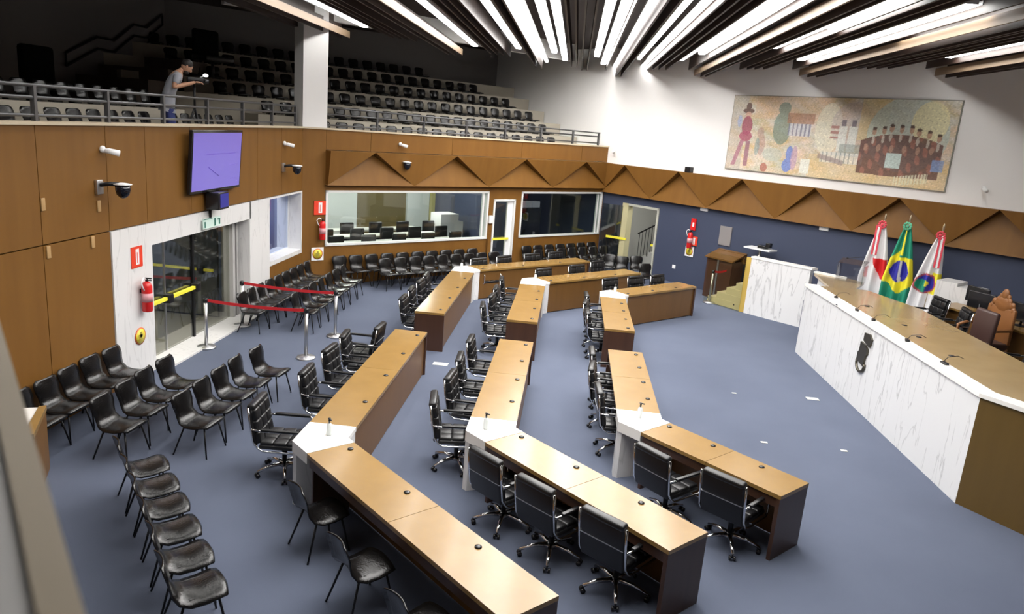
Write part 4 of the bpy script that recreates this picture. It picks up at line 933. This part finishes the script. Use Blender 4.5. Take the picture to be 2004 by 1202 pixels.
for j, ((x, y), lb, sz) in enumerate([((4.73, 13.21), 'white floor plate by the podium front', .11), ((4.5, 10.88), 'small beige floor plate by the near podium end', .05), ((3.3, 10.88), 'small beige floor plate in the open floor', .05), ((-2.12, 13.04), 'pale floor box in the aisle between the left desks', .14), ((3.29, 13.08), 'small brownish floor plate in the middle of the open floor', .04)]):
    o = MB().pad((-sz, -sz*.6, 0), (sz, sz*.6, .008), .003).build('floor_plate', mat('plate_pale', (.55, .55, .52), .4), None, (x, y, 0)); tag(o, lb, 'floor plate', 'floor plates')
# small side counter at the lower left by the parapet
A0, A1, A2, A3 = at(66, 850, .80), at(91, 793, .80), at(76, 795, .80), at(44, 851, .80)
c = (A0+A1+A2+A3)/4; c.z = 0; e = empty('side_counter', c, 0, 'small wooden side counter with a cream top at the lower left beside the shell chairs', 'counter')
T = TL(-c)
MB().prism([(p.x, p.y) for p in (A0, A1, A2, A3)], .74, .80, T).build('counter_top', DESKWOOD, e)
din = (A3-A0); MB().prism([(p.x, p.y) for p in (A3, A2, A2+din*3, A3+din*3)], .73, .785, T).build('cream_top', MWHITE, e)
k = .03; MB().prism([((A0+din*.1).x, (A0+din*.1).y), ((A1+din*.1).x, (A1+din*.1).y), ((A1+din*.35).x, (A1+din*.35).y), ((A0+din*.35).x, (A0+din*.35).y)], 0, .74, T).build('front_panel', DESKFRONT, e)
MB().prism([((A0+din*.35).x, (A0+din*.35).y), ((A0+din*.35+(A1-A0)*.06).x, (A0+din*.35+(A1-A0)*.06).y), ((A0+din*3.8+(A1-A0)*.06).x, (A0+din*3.8+(A1-A0)*.06).y), ((A0+din*3.8).x, (A0+din*3.8).y)], 0, .73, T).build('end_panel', DARKWOOD, e)
MB().lathe([(.03, 0), (.035, .004), (.012, .018)], 12, T @ TL(A3+din*.4+(A2-A3)*.3)).build('cable_grommet', BLACK, e)
# ================================================================== LOBBY, OFFICE, MEETING ROOM, STAIRWELL FURNITURE
def stair(T, n, w_, rise, run, lb, mstep, nbal=3):
    e = empty('staircase', T @ Vector((0, 0, 0)), 0, lb, 'staircase'); I = TL(-(T @ Vector((0, 0, 0)))) @ T
    s = MB()
    for i in range(n): s.box((i*run, 0, 0), ((i+1)*run, w_, rise*(i+1)), I)
    s.build('steps', mstep, e)
    sl = rise/run
    MB().tube([I@Vector((0, 0, rise+.9)), I@Vector((n*run, 0, n*rise+.9+rise*0))], .025, 8).build('handrail', BLACKMET, e)
    for i in range(n):
        for k in range(nbal):
            x = (i+(k+.5)/nbal)*run
            MB().tube([I@Vector((x, 0, rise*(i+1))), I@Vector((x, 0, .9+rise+x*sl))], .011, 6).build('baluster', BLACKMET, e)
stair(TL((-9.9, 15.2, 0)) @ RZ(math.radians(-90)), 9, 1.0, .18, .28, 'dim staircase with dark balusters behind the glass entrance', MATS['lobby_beige'], 2)
stair(TC @ TL((.55, 1.4, 0)), 10, 1.0, .17, .27, 'staircase with dark balusters beyond the doorway in the blue wall', MATS['stairwell_white'], 2)
for (T, s0, s1, dd, nm) in ((TA, 9.5, 15, 2.0, 'lobby'), (TA, 16, 18.3, 1.0, 'blue office')):  # out-of-view panels added as fill light for the back rooms
    p = T @ Vector(((s0+s1)/2, dd, 2.96)); e = empty('added_panel_light', p, 0, 'unseen white panel light added to the ceiling of the %s' % nm, 'ceiling light'); MB().box((-.3, -.3, 0), (.3, .3, .03)).build('fill_diffuser', ROOMFILL if nm == 'lobby' else ROOMFILL2, e)
for s_, dd, nm in ((2.0, 2.4, 'meeting room, left'), (5.2, 2.4, 'meeting room, right'), (8.9, 3.2, 'dark control room')):
    p = TB @ Vector((s_, dd, 2.95)); e = empty('added_panel_light', p, math.radians(45), 'unseen white panel light added to the ceiling of the %s' % nm, 'ceiling light'); MB().box((-.3, -.3, 0), (.3, .3, .03)).build('fill_diffuser', ROOMFILL if 'dark' not in nm else mat('dim_added_panel', (1, 1, 1), emit=1.2), e)
p = TC @ Vector((2.2, 1.2, 2.95)); e = empty('added_panel_light', p, math.radians(45), 'unseen white panel light added to the ceiling of the stairwell', 'ceiling light'); MB().box((-.3, -.3, 0), (.3, .3, .03)).build('fill_diffuser', ROOMFILL2, e)
# office behind the blue window
e = empty('framed_picture', (-8.49, 17.4, 2.15), 0, 'framed picture on the blue wall of the office behind the window', 'picture'); MB().box((0, -.35, -.25), (.03, .35, .3)).build('frame', mat('office_frame', (.35, .42, .6), .4), e); MB().box((.03, -.2, -.12), (.035, .2, .18)).build('picture_print', mat('print_blue', (.10, .13, .25), .4), e)
for y, h, lb in ((16.55, 1.12, 'taller black office chair back behind the blue window'), (17.2, .98, 'lower black office chair back behind the blue window')):
    e = empty('office_chair', (-7.75, y, 0), 0, lb, 'office chair'); MB().pad((-.25, -.25, .42), (.25, .25, .5), .03).build('seat', LEATHER, e); MB().pad((-.27, -.25, .5), (-.19, .25, h), .035).build('backrest', LEATHER, e); MB().tube([(0, 0, 0), (0, 0, .42)], .04).build('pedestal', BLACKMET, e)
# meeting room: white tables and dark chairs
for j, (d_, lb) in enumerate(((.9, 'front'), (2.0, 'middle'), (3.1, 'back'))):
    p = TB @ Vector((3.1, d_, 0)); e = empty('meeting_table', p, math.radians(45), '%s white meeting table seen through the long window' % lb, 'table', 'meeting tables')
    MB().box((-2.35, -.25, .88), (2.35, .25, .93)).build('table_top', mat('table_white', (.6, .6, .56), .4), e)
    for x in (-2.2, 2.2): MB().box((x-.03, -.2, 0), (x+.03, .2, .88)).build('table_leg', BLACKMET, e)
    for i in range(5):
        p = TB @ Vector((1.2+j*.25+i*.98, d_-.42, 0)); e2 = empty('meeting_chair', p, math.radians(45), 'dark high-backed meeting chair at the %s table, %s from the left' % (lb, ORD[i]), 'chair', 'meeting room chairs')
        MB().pad((-.22, -.04, .55), (.22, .05, 1.2), .03).build('backrest', LEATHER, e2); MB().pad((-.22, -.04, .45), (.22, .3, .55), .03).build('seat', LEATHER, e2)
        MB().tube([(0, .15, 0), (0, .15, .46)], .04).build('pedestal', BLACKMET, e2)
p = TB @ Vector((6.3, 2.6, 0)); e = empty('white_cabinet', p, math.radians(45), 'stepped white cabinet at the right end of the meeting room', 'cabinet')
MB().box((-.45, -.3, 0), (.45, .3, 1.2)).box((-.45, -.3, 1.2), (.25, .3, 1.45)).build('cabinet_body', WHITEP, e)
p = TB @ Vector((8.7, 1.6, 0)); e = empty('equipment_rack', p, math.radians(45), 'tall black equipment rack in the dark room behind the right rear window', 'rack')
MB().box((-.6, -.3, 0), (.6, .3, 1.75)).build('rack_body', BLACK, e)
for i in range(3): MB().box((-.5+.35*i, -.32, 1.78), (-.2+.35*i, -.1, 1.98)).build('rack_screen', mat('dim_screen', (.3, .3, .34), .3, emit=.35), e)
# ================================================================== PERSON ON THE GALLERY
def skin(name, verts, edges, radii, root, m, parent, sub=2):
    me = bpy.data.meshes.new(name); me.from_pydata(verts, edges, []); o = bpy.data.objects.new(name, me); COL.objects.link(o); o.parent = parent
    md = o.modifiers.new('s', 'SKIN'); me.materials.append(m)
    for i, r in enumerate(radii):
        sv = me.skin_vertices[0].data[i]; sv.radius = r if isinstance(r, tuple) else (r, r); sv.use_root = (i == root)
    md.use_smooth_shade = True
    sb = o.modifiers.new('u', 'SUBSURF'); sb.levels = sub; sb.render_levels = sub
    return o
SKINM = mat('skin', (.50, .27, .17), .5); SHIRT = mat('grey_shirt', (.33, .34, .38), .8); JEANS = mat('blue_jeans', (.04, .055, .20), .8); HAIR = mat('dark_hair', (.012, .009, .008), .6)
# local frame: +y is the direction he faces
e = empty('person', (-7.5, 13.5, 3.4), math.radians(-55), 'man in grey shirt and blue jeans leaning over a tripod camera on the gallery', 'person')
V = [(0, 0, .92), (0, .02, 1.10), (0, .08, 1.28), (0, .17, 1.43), (0, .22, 1.50), (0, .27, 1.56),
     (-.09, 0, .88), (-.11, .03, .48), (-.11, -.02, .09), (-.11, .12, .04), (.09, 0, .88), (.12, .05, .48), (.12, .0, .09), (.12, .14, .04),
     (-.19, .16, 1.40), (-.25, .06, 1.20), (-.14, .32, 1.29), (-.09, .44, 1.33), (.19, .16, 1.40), (.26, .06, 1.20), (.14, .34, 1.29), (.09, .46, 1.33)]
Ed = [(0,1),(1,2),(2,3),(3,4),(4,5),(0,6),(6,7),(7,8),(8,9),(0,10),(10,11),(11,12),(12,13),(3,14),(14,15),(15,16),(16,17),(3,18),(18,19),(19,20),(20,21)]
R_ = [(.15,.11),(.14,.10),(.16,.11),(.14,.10),.055,.05,.085,.06,.042,.035,.085,.06,.042,.035,.058,.043,.034,.027,.058,.043,.034,.027]
skin('body', V, Ed, R_, 0, SKINM, e)
cl = lambda k: [(a+.012, b+.012) if isinstance(a, (int, float)) else a for a, b in k]
Vs = [V[0], V[1], V[2], V[3], (0, .20, 1.47), V[14], (-.235, .09, 1.26), V[18], (.24, .09, 1.26)]
o = skin('shirt', [(0, -.01, .86)]+Vs, [(0,1),(1,2),(2,3),(3,4),(4,5),(4,6),(6,7),(4,8),(8,9)], [(.18,.14),(.175,.135),(.158,.118),(.175,.125),(.155,.115),.07,.074,.06,.074,.06], 1, SHIRT, e)
Vj = [(0, 0, .98), V[0], V[6], V[7], (-.11, -.02, .12), V[10], V[11], (.12, 0, .12)]
skin('jeans', Vj, [(0,1),(1,2),(2,3),(3,4),(1,5),(5,6),(6,7)], [(.158,.118),(.165,.125),.10,.075,.062,.10,.075,.062], 1, JEANS, e)
for sx in (-1, 1):
    x = .115*sx; MB().pad((x-.05, -.07, 0), (x+.05, .21, .09), .03).build('shoe', BLACK, e)
    hx = -.09*1 if sx < 0 else .09; hand = MB(); W0 = Vector((hx, .46, 1.33)); ix = -sx
    hand.ell((W0.x, W0.y+.04, W0.z), (.038, .05, .018), 10, 6); hand.build('palm', SKINM, e)
    fg = MB()
    for k in range(4):
        fx = W0.x-.028+.019*k; Lf = (.055, .068, .072, .06)[k if sx > 0 else 3-k]
        fg.tube([(fx, W0.y+.08, W0.z), (fx, W0.y+.08+Lf*.55, W0.z-.006), (fx+ix*.004, W0.y+.08+Lf*.9, W0.z-.028)], [.009, .008, .0065], 7)
    fg.tube([(W0.x+ix*.03, W0.y+.02, W0.z), (W0.x+ix*.055, W0.y+.05, W0.z+.004), (W0.x+ix*.06, W0.y+.085, W0.z-.004)], [.011, .009, .007], 7); fg.build('fingers', SKINM, e)
hd = Matrix.Translation((0, .33, 1.59)) @ Matrix.Rotation(math.radians(-38), 4, 'X')
h = MB().ell((0, 0, .01), (.076, .095, .115), 18, 14, hd).ell((0, .035, -.06), (.052, .055, .05), 12, 8, hd)
h.ell((0, .098, -.012), (.012, .018, .024), 8, 6, hd)
for sx in (-1, 1): h.ell((sx*.078, -.005, -.005), (.01, .02, .032), 8, 6, hd)
h.build('head', SKINM, e)
f = MB()
for sx in (-1, 1): f.ell((sx*.03, .083, .012), (.012, .006, .006), 8, 5, hd)
f.ell((0, .09, -.055), (.025, .006, .006), 8, 5, hd); f.build('eyes_and_mouth', mat('dark_features', (.06, .02, .02), .4), e)
MB().ell((0, -.015, .04), (.083, .098, .10), 18, 12, hd).build('hair', HAIR, e)
MB().ell((0, .045, -.075), (.054, .058, .042), 12, 8, hd).build('beard', HAIR, e)
e = empty('tripod_camera', (-7.13, 13.76, 3.4), math.radians(-55), 'black video camera with a bright front light on a tripod before the man', 'camera')
MB().tube([(0, 0, .85), (0, 0, 1.3)], .02, 8).build('centre_column', BLACKMET, e)
for k in range(3):
    a = math.radians(30+120*k); MB().tube([(0, 0, .88), (.3*math.cos(a), .3*math.sin(a), 0.01)], [.018, .012], 8).build('tripod_leg', BLACKMET, e)
MB().pad((-.05, -.12, 1.3), (.05, .16, 1.42), .015).tube([(0, .16, 1.36), (0, .25, 1.36)], .04, 12).build('camera_body', BLACK, e)
MB().ell((0, .2, 1.47), (.035, .05, .03), 10, 6).build('camera_light', mat('lamp_white', (1, 1, 1), emit=2.0), e)
MB().tube([(0, .1, 1.42), (0, .18, 1.46)], .012, 6).build('light_arm', WHITEP, e)
# lamp fixture glimpsed at the very top of the dark gallery wall
e = empty('spot_lamp', (-11.9, 22.7, 6.9), 0, 'small silver spotlight at the very top of the dark gallery wall', 'lamp')
MB().tube([(0, 0, 0), (.3, .05, -.02)], .02, 8).ell((.35, .05, -.05), (.12, .2, .1)).build('lamp_body', STEEL, e)
